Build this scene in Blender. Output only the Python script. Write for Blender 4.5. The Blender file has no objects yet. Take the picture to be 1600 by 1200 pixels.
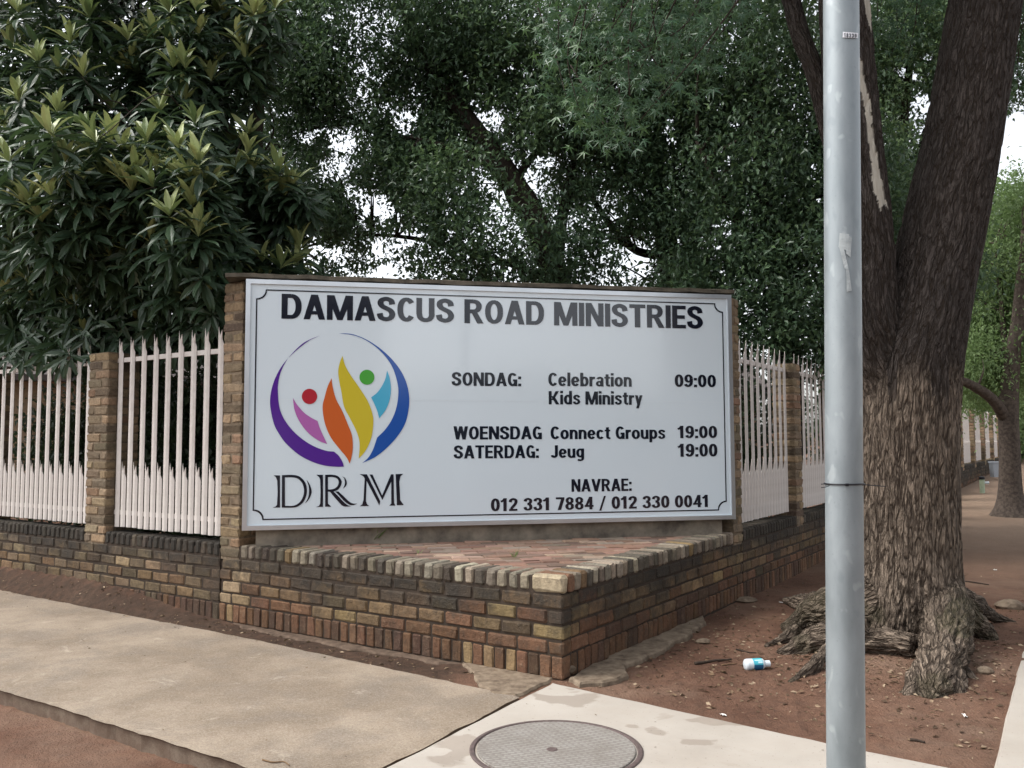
import bpy, bmesh, math, random
import numpy as np
from mathutils import Vector, Matrix
from mathutils.geometry import tessellate_polygon
random.seed(7); RNG = np.random.default_rng(11)
sc = bpy.context.scene
COL = sc.collection
# ------------------------------------------------------------------ camera, sky, sun, exposure
CAM_Z, FPX, PITCH, ROLL = 1.445, 1344.4, 0.0659, -0.0034
_c, _s = math.cos(PITCH), math.sin(PITCH)
F_ = np.array([0, _c, _s]); U0 = np.array([0, -_s, _c]); R0 = np.array([1., 0, 0])
R_ = math.cos(ROLL)*R0 + math.sin(ROLL)*U0
U_ = -math.sin(ROLL)*R0 + math.cos(ROLL)*U0
cam = bpy.data.cameras.new('camera'); camo = bpy.data.objects.new('camera', cam); COL.objects.link(camo)
camo.matrix_world = Matrix(((R_[0], U_[0], -F_[0], 0), (R_[1], U_[1], -F_[1], 0), (R_[2], U_[2], -F_[2], CAM_Z), (0, 0, 0, 1)))
cam.sensor_width = 36; cam.lens = 36*FPX/1600; cam.clip_end = 2000; cam.clip_start = 0.05
sc.camera = camo
SUN_EL, SUN_AZ = math.radians(54), math.radians(-92)     # azimuth measured from +Y towards +X: to the left of the camera
world = bpy.data.worlds.new('World'); sc.world = world; world.use_nodes = True
wn = world.node_tree
for n in list(wn.nodes): wn.nodes.remove(n)
sky = wn.nodes.new('ShaderNodeTexSky'); sky.sky_type = 'NISHITA'; sky.sun_disc = False
sky.sun_elevation = SUN_EL; sky.sun_rotation = SUN_AZ; sky.air_density = 1.0; sky.dust_density = 3.0; sky.ozone_density = 1.0
hs = wn.nodes.new('ShaderNodeHueSaturation'); hs.inputs['Saturation'].default_value = 0.22
bg = wn.nodes.new('ShaderNodeBackground'); bg.inputs['Strength'].default_value = 0.15
wo = wn.nodes.new('ShaderNodeOutputWorld')
wn.links.new(sky.outputs[0], hs.inputs['Color']); wn.links.new(hs.outputs[0], bg.inputs['Color']); wn.links.new(bg.outputs[0], wo.inputs[0])
sl = bpy.data.lights.new('sun', 'SUN'); sl.energy = 1.0; sl.angle = math.radians(20); sl.color = (1, 0.96, 0.9)
so = bpy.data.objects.new('sun', sl); COL.objects.link(so)
sd = Vector((math.sin(SUN_AZ)*math.cos(SUN_EL), math.cos(SUN_AZ)*math.cos(SUN_EL), math.sin(SUN_EL)))
so.rotation_euler = sd.to_track_quat('Z', 'Y').to_euler()
sc.view_settings.view_transform = 'Standard'; sc.view_settings.look = 'None'
sc.view_settings.exposure = 1.24; sc.view_settings.gamma = 1; sc.view_settings.use_curve_mapping = False
try:
    sc.cycles.max_bounces = 8; sc.cycles.transparent_max_bounces = 8; sc.cycles.use_denoising = True
except Exception: pass

# ------------------------------------------------------------------ frame of the place: corner C, wing directions
CX = np.array([0.3011, 5.2925])
AZ = 0.5919
DR = np.array([math.sin(AZ), math.cos(AZ)]); DL = np.array([-math.cos(AZ), math.sin(AZ)])
def LR(l, r, z=0.0):
    p = CX + DL*l + DR*r
    return np.array([p[0], p[1], z])
def to_lr(p):
    q = np.asarray(p)[..., :2] - CX
    return q@DL, q@DR
def ray(px, py): return R_*(px-800)/FPX + U_*(600-py)/FPX + F_
def at(px, py, D):                      # point seen at a pixel of the survey photograph, D metres ahead
    d = ray(px, py); t = D/d[1]
    return np.array([0, 0, CAM_Z]) + d*t
def gp(px, py, z=0.0):
    d = ray(px, py); t = (z-CAM_Z)/d[2]
    return np.array([0, 0, CAM_Z]) + d*t
def proj(P):
    d = P - np.array([0, 0, CAM_Z]); z = d@F_
    return 800 + FPX*(d@R_)/z, 600 - FPX*(d@U_)/z

# ------------------------------------------------------------------ numpy noise
_perm = RNG.random(65536).astype(np.float64)
def _h(i, j, k):
    return _perm[((i*73856093) ^ (j*19349663) ^ (k*83492791)) & 65535]
def vnoise(P):
    P = np.asarray(P, float); i = np.floor(P).astype(np.int64); f = P - i; f = f*f*(3-2*f)
    x, y, z = i[..., 0], i[..., 1], i[..., 2]; r = 0
    for a in (0, 1):
        for b in (0, 1):
            for c in (0, 1):
                w = (f[..., 0] if a else 1-f[..., 0])*(f[..., 1] if b else 1-f[..., 1])*(f[..., 2] if c else 1-f[..., 2])
                r = r + w*_h(x+a, y+b, z+c)
    return r*2-1
def fbm(P, o=4):
    r = 0; a = 0.5; P = np.asarray(P, float)
    for _ in range(o):
        r = r + a*vnoise(P); P = P*2.03 + 17.1; a *= 0.5
    return r

# ------------------------------------------------------------------ mesh + object helpers
def new_mesh(name, V, faces, attrs=None, colattr=None, smooth=False):
    """V (n,3); faces: list of int arrays (m,k)"""
    me = bpy.data.meshes.new(name); V = np.asarray(V, np.float32)
    me.vertices.add(len(V)); me.vertices.foreach_set('co', V.ravel())
    if isinstance(faces, np.ndarray): faces = [faces]
    faces = [np.asarray(f, np.int32) for f in faces if len(f)]
    idx = np.concatenate([f.ravel() for f in faces]); tot = np.concatenate([np.full(len(f), f.shape[1], np.int32) for f in faces])
    st = np.concatenate([[0], np.cumsum(tot)[:-1]]).astype(np.int32)
    me.loops.add(len(idx)); me.loops.foreach_set('vertex_index', idx)
    me.polygons.add(len(tot)); me.polygons.foreach_set('loop_start', st); me.polygons.foreach_set('loop_total', tot)
    me.polygons.foreach_set('use_smooth', np.full(len(tot), smooth))
    for k, a in (attrs or {}).items():
        a = np.asarray(a, np.float32)
        if a.ndim == 1:
            at_ = me.attributes.new(k, 'FLOAT', 'POINT'); at_.data.foreach_set('value', a)
        else:
            at_ = me.attributes.new(k, 'FLOAT_VECTOR', 'POINT'); at_.data.foreach_set('vector', a.ravel())
    if colattr is not None:
        c = np.ones((len(V), 4), np.float32); c[:, :3] = colattr
        at_ = me.attributes.new('tone', 'FLOAT_COLOR', 'POINT'); at_.data.foreach_set('color', c.ravel())
    me.update(calc_edges=True); me.validate()
    return me
def link(name, me, mat=None, parent=None):
    o = bpy.data.objects.new(name, me); COL.objects.link(o)
    if mat is not None and me is not None and not me.materials: me.materials.append(mat)
    if parent is not None: o.parent = parent
    return o
def tag(o, label=None, cat=None, group=None, kind=None):
    if label: o['label'] = label
    if cat: o['category'] = cat
    if group: o['group'] = group
    if kind: o['kind'] = kind
    return o
def empty(name, label, cat, loc=(0, 0, 0), group=None):
    o = bpy.data.objects.new(name, None); COL.objects.link(o); o.location = loc; o.empty_display_size = 0.1
    return tag(o, label, cat, group)
def part(name, V, faces, mat, parent, **kw):
    """V in world coordinates; parent is an unrotated Empty"""
    V = np.asarray(V, float)
    p = parent; off = np.zeros(3)
    while p is not None: off += np.array(p.location); p = p.parent
    return link(name, new_mesh(name, V-off, faces, **kw), mat, parent)
BOXF = np.array([[0, 3, 2, 1], [4, 5, 6, 7], [0, 1, 5, 4], [1, 2, 6, 5], [2, 3, 7, 6], [3, 0, 4, 7]])
class MB:
    def __init__(s): s.V = []; s.F = []; s.n = 0; s.c = []
    def add(s, V, faces, col=None):
        V = np.asarray(V, float); s.V.append(V)
        for f in (faces if isinstance(faces, list) else [faces]): s.F.append(np.asarray(f)+s.n)
        s.c.append(np.tile(np.asarray(col if col is not None else (1, 1, 1), float), (len(V), 1)) if (col is None or np.ndim(col) == 1) else col)
        s.n += len(V)
    def box(s, o, a, b, c, col=None):       # origin corner and three edge vectors
        o, a, b, c = map(lambda q: np.asarray(q, float), (o, a, b, c))
        V = [o, o+a, o+a+b, o+b, o+c, o+a+c, o+a+b+c, o+b+c]
        F = BOXF if np.dot(np.cross(a, b), c) > 0 else BOXF[:, ::-1]
        s.add(V, F, col)
    def tube(s, pts, rad, seg=10, cap=True, col=None):
        pts = np.asarray(pts, float); n = len(pts); rad = np.broadcast_to(np.asarray(rad, float), (n,))
        T = np.gradient(pts, axis=0); T /= np.linalg.norm(T, axis=1)[:, None]
        ref = np.array([0, 0, 1.]) if abs(T[0][2]) < .9 else np.array([1., 0, 0])
        e1 = np.cross(T[0], ref); e1 /= np.linalg.norm(e1); V = []
        for i in range(n):
            e1 = e1 - T[i]*(e1@T[i]); e1 /= np.linalg.norm(e1); e2 = np.cross(T[i], e1)
            a = np.linspace(0, 2*np.pi, seg, endpoint=False)
            V.append(pts[i] + rad[i]*(np.cos(a)[:, None]*e1 + np.sin(a)[:, None]*e2))
        V = np.concatenate(V); F = []
        for i in range(n-1):
            for j in range(seg):
                k = (j+1) % seg; F.append([i*seg+j, i*seg+k, (i+1)*seg+k, (i+1)*seg+j])
        fs = [np.array(F)]
        if cap:
            fs.append(np.array([list(range(seg))[::-1]])); fs.append(np.array([[(n-1)*seg+j for j in range(seg)]]))
        s.add(V, fs, col)
    def lathe(s, prof, o, axis, seg=20, col=None):    # prof: (r, h)
        axis = np.asarray(axis, float)/np.linalg.norm(axis)
        pts = [np.asarray(o, float)+axis*h for r, h in prof]
        ref = np.array([0, 0, 1.]) if abs(axis[2]) < .9 else np.array([1., 0, 0])
        e1 = np.cross(axis, ref); e1 /= np.linalg.norm(e1); e2 = np.cross(axis, e1)
        a = np.linspace(0, 2*np.pi, seg, endpoint=False)
        V = np.concatenate([p + r*(np.cos(a)[:, None]*e1+np.sin(a)[:, None]*e2) for p, (r, h) in zip(pts, prof)])
        F = [[i*seg+j, i*seg+(j+1) % seg, (i+1)*seg+(j+1) % seg, (i+1)*seg+j] for i in range(len(prof)-1) for j in range(seg)]
        n = len(prof)
        s.add(V, [np.array(F), np.array([list(range(seg))[::-1]]), np.array([[(n-1)*seg+j for j in range(seg)]])], col)
    def make(s, name, mat, parent=None, smooth=False, tone=False):
        V = np.concatenate(s.V)
        kw = dict(smooth=smooth); 
        if tone: kw['colattr'] = np.concatenate(s.c)
        by = {}
        for f in s.F: by.setdefault(f.shape[1], []).append(f)
        return part(name, V, [np.concatenate(v) for v in by.values()], mat, parent, **kw)
# chamfered brick template, unit coordinates built per brick
def _chamfer():
    V = []; idx = {}
    for sx in (0, 1):
        for sy in (0, 1):
            for sz in (0, 1):
                for ax in range(3):
                    idx[(sx, sy, sz, ax)] = len(V); V.append((sx, sy, sz, ax))
    F4 = []; F3 = []
    for ax in range(3):
        o = [a for a in range(3) if a != ax]
        for s in (0, 1):
            q = []
            for (p, r) in ((0, 0), (1, 0), (1, 1), (0, 1)):
                k = [0, 0, 0]; k[ax] = s; k[o[0]] = p; k[o[1]] = r; q.append(idx[(*k, ax)])
            F4.append(q)
    for e in range(3):
        o = [a for a in range(3) if a != e]
        for p in (0, 1):
            for r in (0, 1):
                k0 = [0, 0, 0]; k0[o[0]] = p; k0[o[1]] = r; k1 = list(k0); k1[e] = 1
                F4.append([idx[(*k0, o[0])], idx[(*k1, o[0])], idx[(*k1, o[1])], idx[(*k0, o[1])]])
    for sx in (0, 1):
        for sy in (0, 1):
            for sz in (0, 1): F3.append([idx[(sx, sy, sz, a)] for a in range(3)])
    return V, np.array(F4), np.array(F3)
CV, CF4, CF3 = _chamfer()
CS = np.array([[v[0], v[1], v[2]] for v in CV], float); CA = np.array([v[3] for v in CV])
CO = np.ones((24, 3)); CO[np.arange(24), CA] = 0          # axes along which this vertex is pulled in
def brick(mb, o, a, b, c, col, ch=0.009, jit=0.003):
    """o corner, a/b/c edge vectors (world)"""
    o, a, b, c = map(lambda q: np.asarray(q, float), (o, a, b, c))
    L = np.array([np.linalg.norm(a), np.linalg.norm(b), np.linalg.norm(c)])
    S = CS*L + np.where(CS > .5, -1, 1)*CO*ch*(0.7+0.6*RNG.random((24, 3)))
    S += (RNG.random((24, 3))-.5)*2*jit
    V = o + S[:, :1]*a/L[0] + S[:, 1:2]*b/L[1] + S[:, 2:]*c/L[2]
    mb.add(V, [CF4, CF3], col)

# ------------------------------------------------------------------ materials
class NT:
    def __init__(s, name):
        s.m = bpy.data.materials.new(name); s.m.use_nodes = True; s.t = s.m.node_tree
        for n in list(s.t.nodes): s.t.nodes.remove(n)
        s.out = s.n('ShaderNodeOutputMaterial'); s.b = s.n('ShaderNodeBsdfPrincipled'); s.l(s.b.outputs[0], s.out.inputs[0])
    def n(s, t, **kw):
        x = s.t.nodes.new(t)
        for k, v in kw.items(): setattr(x, k, v)
        return x
    def l(s, a, b): s.t.links.new(a, b)
    def coord(s, scale=(1, 1, 1), src='Object'):
        if src.startswith('@'):
            c = s.n('ShaderNodeAttribute', attribute_name=src[1:]).outputs['Vector']
        else: c = s.n('ShaderNodeTexCoord').outputs[src]
        mp = s.n('ShaderNodeMapping'); mp.inputs['Scale'].default_value = scale; s.l(c, mp.inputs[0]); return mp.outputs[0]
    def noise(s, vec, scale=5, detail=4, rough=.55, dist=0):
        x = s.n('ShaderNodeTexNoise'); x.inputs['Scale'].default_value = scale; x.inputs['Detail'].default_value = detail
        x.inputs['Roughness'].default_value = rough; x.inputs['Distortion'].default_value = dist; s.l(vec, x.inputs['Vector']); return x.outputs[0]
    def voro(s, vec, scale=5, feature='F1', rnd=1):
        x = s.n('ShaderNodeTexVoronoi', feature=feature); x.inputs['Scale'].default_value = scale; x.inputs['Randomness'].default_value = rnd
        s.l(vec, x.inputs['Vector']); return x
    def ramp(s, fac, stops, interp='LINEAR'):
        x = s.n('ShaderNodeValToRGB'); x.color_ramp.interpolation = interp; e = x.color_ramp.elements
        while len(e) < len(stops): e.new(.5)
        for q, (p, c) in zip(e, stops): q.position = p; q.color = (*(c if not np.isscalar(c) else (c, c, c)), 1)
        s.l(fac, x.inputs[0]); return x.outputs[0]
    def mix(s, fac, a, b, mode='MIX'):
        x = s.n('ShaderNodeMix', data_type='RGBA', blend_type=mode)
        for i, v in ((0, fac), (6, a), (7, b)):
            if isinstance(v, bpy.types.NodeSocket): s.l(v, x.inputs[i])
            elif i == 0: x.inputs[0].default_value = v
            else: x.inputs[i].default_value = (*v, 1) if len(v) == 3 else v
        return x.outputs[2]
    def math(s, op, a, b=None, clamp=False):
        x = s.n('ShaderNodeMath', operation=op, use_clamp=clamp)
        for i, v in enumerate((a, b)):
            if v is None: continue
            if isinstance(v, bpy.types.NodeSocket): s.l(v, x.inputs[i])
            else: x.inputs[i].default_value = v
        return x.outputs[0]
    def maprange(s, v, a, b, c=0, d=1):
        x = s.n('ShaderNodeMapRange'); s.l(v, x.inputs[0])
        for i, q in zip((1, 2, 3, 4), (a, b, c, d)): x.inputs[i].default_value = q
        return x.outputs[0]
    def bump(s, h, strength=.5, dist=.01, prev=None):
        x = s.n('ShaderNodeBump'); x.inputs['Strength'].default_value = strength; x.inputs['Distance'].default_value = dist
        s.l(h, x.inputs['Height'])
        if prev is not None: s.l(prev, x.inputs['Normal'])
        return x.outputs[0]
    def done(s, color=None, rough=.8, normal=None, spec=.3, metal=0, coat=0):
        b = s.b
        for k, v in (('Base Color', color), ('Roughness', rough), ('Normal', normal), ('Specular IOR Level', spec), ('Metallic', metal), ('Coat Weight', coat)):
            if v is None: continue
            if isinstance(v, bpy.types.NodeSocket): s.l(v, b.inputs[k])
            elif k == 'Base Color': b.inputs[k].default_value = (*v, 1)
            else: b.inputs[k].default_value = v
        return s.m
M = {}
def m_brick(name, rough_face=1.0, stain=0.5, soot=True):
    t = NT(name); co = t.coord()
    col = t.n('ShaderNodeAttribute', attribute_name='tone').outputs['Color']
    n1 = t.noise(co, 34, 6, .72); n2 = t.noise(co, 5, 5, .65); n3 = t.noise(co, 120, 3, .6); n4 = t.noise(co, 1.7, 5, .7); n5 = t.noise(co, 15, 4, .65)
    c = t.mix(t.maprange(n1, .38, .68, .0, .75), col, t.mix(.62, col, (.03, .024, .019)))
    c = t.mix(t.maprange(n5, .55, .75, 0, .4), c, t.mix(.5, col, (.40, .31, .21)))
    c = t.mix(t.maprange(n2, .5, .7, 0, stain), c, (.05, .04, .033))
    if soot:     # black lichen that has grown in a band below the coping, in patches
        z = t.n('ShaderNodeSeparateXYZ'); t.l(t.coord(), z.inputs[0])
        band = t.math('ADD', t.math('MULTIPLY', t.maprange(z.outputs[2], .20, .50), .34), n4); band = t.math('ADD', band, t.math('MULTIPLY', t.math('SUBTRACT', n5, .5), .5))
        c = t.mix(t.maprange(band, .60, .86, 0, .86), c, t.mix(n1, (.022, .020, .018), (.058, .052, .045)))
    c = t.mix(t.maprange(n3, .62, .75, 0, .35), c, (.42, .35, .26))
    h = t.math('ADD', t.math('MULTIPLY', n1, 1.0), t.math('MULTIPLY', n3, .35)); h = t.math('ADD', h, t.math('MULTIPLY', n5, .8))
    return t.done(c, .92, t.bump(h, 1.0*rough_face, .014), .15)
M['brick'] = m_brick('rough_stock_brick', 1.0, .55)
M['brick_light'] = m_brick('tan_stock_brick', .8, .3, False)
def m_simple(name, c, rough=.6, spec=.3, metal=0, nz=None, coat=0):
    t = NT(name); cc = c; nb = None
    if nz:
        co = t.coord(); n = t.noise(co, nz[0], 4, .6); cc = t.mix(t.maprange(n, .35, .7), c, nz[1]); nb = t.bump(n, nz[2] if len(nz) > 2 else .2, .01)
    return t.done(cc, rough, nb, spec, metal, coat)
M['mortar'] = m_simple('dirty_mortar', (.06, .045, .034), .95, .1, nz=(30, (.04, .032, .027), .4))
M['mortar_light'] = m_simple('tan_mortar', (.22, .17, .12), .95, .1, nz=(30, (.11, .085, .06), .4))
M['plaster'] = m_simple('weathered_plaster', (.27, .23, .18), .9, .15, nz=(6, (.10, .085, .07), .3))
M['capping'] = m_simple('mossy_capping', (.13, .11, .085), .95, .1, nz=(9, (.05, .045, .035), .5))
M['white_steel'] = m_simple('off_white_painted_steel', (.60, .555, .52), .5, .3, nz=(11, (.50, .455, .42), .1))
M['alu'] = m_simple('brushed_aluminium', (.72, .75, .78), .32, .5, .9, nz=(3, (.6, .63, .66), .03))
M['plastic_black'] = m_simple('black_plastic', (.008, .008, .012), .4, .4)
M['sheet'] = m_simple('gloss_sign_sheet', (.68, .765, .82), .11, .75, coat=.3)
def ink(name, c): 
    M[name] = m_simple(name, c, .11, .75); return M[name]
ink('navy_vinyl', (.008, .011, .022)); ink('purple_vinyl', (.085, .02, .26)); ink('blue_vinyl', (.018, .085, .36)); ink('orange_vinyl', (.56, .115, .025))
ink('yellow_vinyl', (.58, .47, .035)); ink('red_vinyl', (.42, .025, .04)); ink('green_vinyl', (.07, .36, .05)); ink('pink_vinyl', (.42, .13, .40)); ink('cyan_vinyl', (.07, .40, .60))

def m_soil():
    t = NT('red_soil'); co = t.coord()
    n1 = t.noise(co, 1.3, 5, .6); n2 = t.noise(co, 14, 6, .75); n3 = t.noise(co, 90, 3, .6)
    c = t.mix(t.maprange(n1, .35, .65), (.115, .061, .041), (.195, .110, .074))
    c = t.mix(t.maprange(n2, .45, .75, 0, .6), c, (.07, .044, .034))
    c = t.mix(t.maprange(t.noise(co, .55, 5, .7), .5, .68, 0, .6), c, (.24, .165, .12))
    c = t.mix(t.maprange(n3, .62, .75, 0, .35), c, (.36, .27, .2))
    c = t.mix(t.math('MULTIPLY', t.n('ShaderNodeAttribute', attribute_name='wall_strip').outputs['Fac'], t.maprange(n2, .3, .6, .55, .95)), c, (.055, .038, .028))  # soil turns darker brown in a strip along the left-hand wall
    # dry dusty ground further up the street
    c = t.mix(t.math('MULTIPLY', t.n('ShaderNodeAttribute', attribute_name='dry').outputs['Fac'], .8), c, t.mix(n2, (.235, .165, .118), (.33, .245, .18)))
    h = t.math('ADD', t.math('MULTIPLY', n2, 1.0), t.math('MULTIPLY', n3, .4))
    return t.done(c, .95, t.bump(h, .9, .035), .12)
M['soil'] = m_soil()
def m_walk():
    t = NT('aggregate_concrete'); co = t.coord()
    n1 = t.noise(co, .9, 5, .65); n2 = t.noise(co, 160, 2, .5); n3 = t.noise(co, 8, 5, .65); v = t.voro(co, 150).outputs['Color']
    c = t.mix(t.maprange(n1, .42, .58), (.172, .133, .096), (.275, .222, .168))
    c = t.mix(t.maprange(n3, .45, .75, 0, .5), c, (.23, .175, .125)); c = t.mix(t.maprange(t.noise(co, 1.9, 6, .7, .4), .48, .62, 0, .7), c, (.165, .135, .108)); c = t.mix(t.maprange(t.noise(t.coord((1, 1, 1)), 3.3, 5, .7, .8), .60, .72, 0, .5), c, (.46, .40, .32))
    sp = t.n('ShaderNodeSeparateColor'); t.l(v, sp.inputs[0])
    c = t.mix(t.maprange(sp.outputs[0], .2, 1, 0, .22), c, (.50, .44, .36)); c = t.mix(t.maprange(sp.outputs[1], .7, 1, 0, .35), c, (.13, .10, .08))
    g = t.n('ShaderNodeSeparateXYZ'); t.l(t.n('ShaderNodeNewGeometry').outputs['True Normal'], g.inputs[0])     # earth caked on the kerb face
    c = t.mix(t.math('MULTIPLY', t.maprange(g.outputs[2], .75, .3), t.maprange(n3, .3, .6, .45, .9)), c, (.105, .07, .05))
    return t.done(c, .9, t.bump(t.math('ADD', n2, t.math('MULTIPLY', n3, .6)), .4, .006), .2)
M['walk'] = m_walk()
def m_slab():
    t = NT('pale_cast_concrete'); co = t.coord()
    n1 = t.noise(co, 1.6, 5, .6); n3 = t.noise(co, 30, 5, .7); n4 = t.noise(co, 3.1, 4, .55, .6)
    c = t.mix(t.maprange(n1, .3, .7), (.325, .29, .25), (.41, .375, .33))
    c = t.mix(t.maprange(n3, .5, .8, 0, .4), c, (.40, .35, .29))
    c = t.mix(t.maprange(t.n('ShaderNodeAttribute', attribute_name='stain').outputs['Fac'], .45, .6, 0, .62), c, (.22, .18, .145))
    c = t.mix(t.maprange(n4, .64, .72, 0, .55), c, (.27, .23, .19)); c = t.mix(t.maprange(t.noise(co, 1.1, 6, .7), .48, .7, 0, .5), c, (.36, .31, .26)); c = t.mix(t.maprange(t.noise(co, 75, 2, .5), .68, .74, 0, .5), c, (.16, .13, .11))
    return t.done(c, .85, t.bump(n3, .15, .004), .25)
M['slab'] = m_slab()
M['apron'] = m_simple('rough_broken_concrete', (.23, .18, .13), .95, .15, nz=(16, (.10, .072, .052), 1.0)); M['soil_edge'] = m_simple('old_concrete_under_soil', (.14, .10, .074), .95, .15, nz=(16, (.06, .042, .03), 1.0))
def m_paver():
    t = NT('worn_red_paver'); co = t.coord(); col = t.n('ShaderNodeAttribute', attribute_name='tone').outputs['Color']
    n1 = t.noise(co, 20, 5, .7); n2 = t.noise(co, 2.5, 4, .6)
    c = t.mix(t.maprange(n1, .45, .75, 0, .5), col, (.10, .075, .06)); c = t.mix(t.maprange(n2, .5, .7, 0, .55), c, (.13, .10, .08))
    return t.done(c, .92, t.bump(n1, .4, .008), .15)
M['paver'] = m_paver()
def m_galv():
    t = NT('galvanised_steel'); n = t.noise(t.coord((1, 1, .35)), 9, 4, .6, .3); v = t.noise(t.coord((1, 1, .6)), 20, 2, .45, .25); n3 = t.noise(t.coord(), 120, 3, .6)
    c = t.mix(t.maprange(n, .3, .7), (.205, .235, .248), (.31, .345, .36)); c = t.mix(t.maprange(v, .63, .70, 0, .42), c, (.43, .47, .48)); c = t.mix(t.maprange(v, .25, .36, .35, 0), c, (.17, .20, .215))
    c = t.mix(t.maprange(n3, .62, .75, 0, .3), c, (.14, .16, .165))
    return t.done(c, t.maprange(n, .3, .7, .40, .56), t.bump(n3, .06, .003), .5, .4)
M['galv'] = m_galv()
def m_bark(name, dark, light, scale=1.0):
    t = NT(name); vec = t.coord((1, 1, 1), '@bark')
    n1 = t.noise(vec, 27*scale, 2.5, .5, .25); n1b = t.noise(vec, 58*scale, 3, .5, .2); n2 = t.noise(vec, 130*scale, 4, .65); n3 = t.noise(t.coord(), 2.3, 4, .6); nz = t.noise(t.coord(), 6, 4, .6)
    ridge = t.maprange(t.math('ABSOLUTE', t.math('SUBTRACT', n1, .5)), .0, .085); r2 = t.maprange(t.math('ABSOLUTE', t.math('SUBTRACT', n1b, .5)), .0, .09)
    f = t.math('MULTIPLY', ridge, t.math('ADD', t.math('MULTIPLY', r2, .55), .45)); f = t.math('ADD', t.math('MULTIPLY', f, .8), t.math('MULTIPLY', t.math('SUBTRACT', n2, .3), .5))
    wet = t.n('ShaderNodeAttribute', attribute_name='wet').outputs['Fac']; scar = t.n('ShaderNodeAttribute', attribute_name='scar').outputs['Fac']
    moss = t.n('ShaderNodeAttribute', attribute_name='moss').outputs['Fac']
    lt = t.mix(t.maprange(n3, .35, .65), light, tuple(.62*q for q in light))
    c = t.ramp(f, [(0.12, tuple(.35*q for q in dark)), (.42, dark), (.8, (1, 1, 1))])
    c = t.mix(t.maprange(f, .12, .85), tuple(.42*q for q in dark), lt)
    c = t.mix(t.math('MULTIPLY', wet, .85), c, t.mix(t.maprange(f, .15, .9), tuple(.22*q for q in dark), (.044, .038, .038)))
    c = t.mix(t.math('MULTIPLY', moss, .3), c, (.075, .080, .035))
    c = t.mix(scar, c, t.mix(t.noise(vec, 60, 3), (.30, .27, .22), (.45, .42, .36)))
    hh = f; hh = t.math('MULTIPLY', hh, t.math('SUBTRACT', 1.0, t.math('MULTIPLY', scar, .9)))
    return t.done(c, .9, t.bump(hh, 1.0, .035), .15)
M['bark'] = m_bark('furrowed_bark', (.11, .080, .060), (.30, .235, .18))
M['bark_dark'] = m_bark('dark_bark', (.04, .032, .027), (.11, .088, .072))
def m_leaf(name, stops, rough=.4, trans=.3, spec=.4):
    t = NT(name); a = t.n('ShaderNodeAttribute', attribute_name='tint').outputs['Fac']
    c = t.ramp(a, stops)
    t.done(c, rough, None, spec)
    tr = t.n('ShaderNodeBsdfTranslucent'); mx = t.n('ShaderNodeMixShader'); mx.inputs[0].default_value = trans
    t.l(t.mix(.3, c, (.14, .22, .05), 'MIX'), tr.inputs['Color']); t.l(t.b.outputs[0], mx.inputs[1]); t.l(tr.outputs[0], mx.inputs[2]); t.l(mx.outputs[0], t.out.inputs[0])
    return t.m
M['leaf_mag'] = m_leaf('leathery_whorled_leaf', [(0, (.024, .046, .028)), (.45, (.048, .086, .044)), (.62, (.14, .19, .075)), (1, (.42, .46, .20))], .42, .16, .36)
M['leaf_fine'] = m_leaf('small_evergreen_leaf', [(0, (.045, .080, .050)), (.6, (.088, .152, .080)), (1, (.19, .28, .12))], .42, .3, .36)
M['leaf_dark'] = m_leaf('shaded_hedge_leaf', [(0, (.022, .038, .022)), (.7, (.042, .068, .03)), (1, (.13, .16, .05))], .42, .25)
M['leaf_star'] = m_leaf('star_shaped_leaf', [(0, (.025, .058, .034)), (.6, (.05, .11, .055)), (1, (.10, .18, .06))], .4, .3)
M['leaf_pale'] = m_leaf('feathery_pale_leaf', [(0, (.13, .20, .085)), (1, (.28, .40, .16))], .5, .45)
M['wood'] = m_simple('dry_stick', (.06, .045, .035), .9, .1, nz=(40, (.03, .022, .018), .5))
M['soil_litter'] = m_simple('dry_leaf_litter', (.20, .13, .075), .85, .15, nz=(20, (.10, .06, .035)))

# ------------------------------------------------------------------ ground, pavement, slab, kerb strip
def rise(r): return 0.0165*np.maximum(np.asarray(r, float)-4.0, 0)*np.minimum(1, np.maximum(np.asarray(r, float)-4.0, 0)/3)
def sstep(x, a, b):
    t = np.clip((x-a)/(b-a), 0, 1); return t*t*(3-2*t)
SLAB = [gp(862, 1068)[:2], gp(1000, 1098)[:2], gp(1297, 1163)[:2]]
def ground_z(x, y):
    P = np.stack([x, y, np.zeros_like(x)], -1); l, r = to_lr(P)
    z = -0.016 + rise(np.maximum(r, 0)) + 0.010*fbm(P*1.1, 3) + 0.008*fbm(P*6, 3)
    near = 1 - sstep(np.hypot(x-2, y-6), 12, 20)
    z = z + near*(0.008*fbm(P*22, 2) + .006*np.maximum(fbm(P*11+5, 3)-.12, 0)*4)
    gut = sstep(-r, 1.84, 1.90)
    z = z - gut*(0.07 + 0.008*fbm(P*9, 2))
    # soil heaped round the buttress roots
    d = np.hypot(x-2.9, y-6.3); z = z + 0.055*np.exp(-(d/0.75)**2)
    # the verge banks up against the boundary wall left of the planter
    z = z + .19*sstep(l, 2.9, 5.2)*np.clip((r+.24)/.24, 0, 1)*(r < 3)
    # soil stays under the cast slab and the pavement
    z = np.where((r < -0.05) & (r > -1.93) & (l < 0.1) & (l > -2.2), np.minimum(z, -0.012), z)
    z = np.where((r < -0.42) & (r > -1.93) & (l > -.05), np.minimum(z, -0.02), z)
    z = np.where((l < -2.3), np.minimum(z, -0.012+rise(np.maximum(r, 0))), z)
    return z
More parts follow.
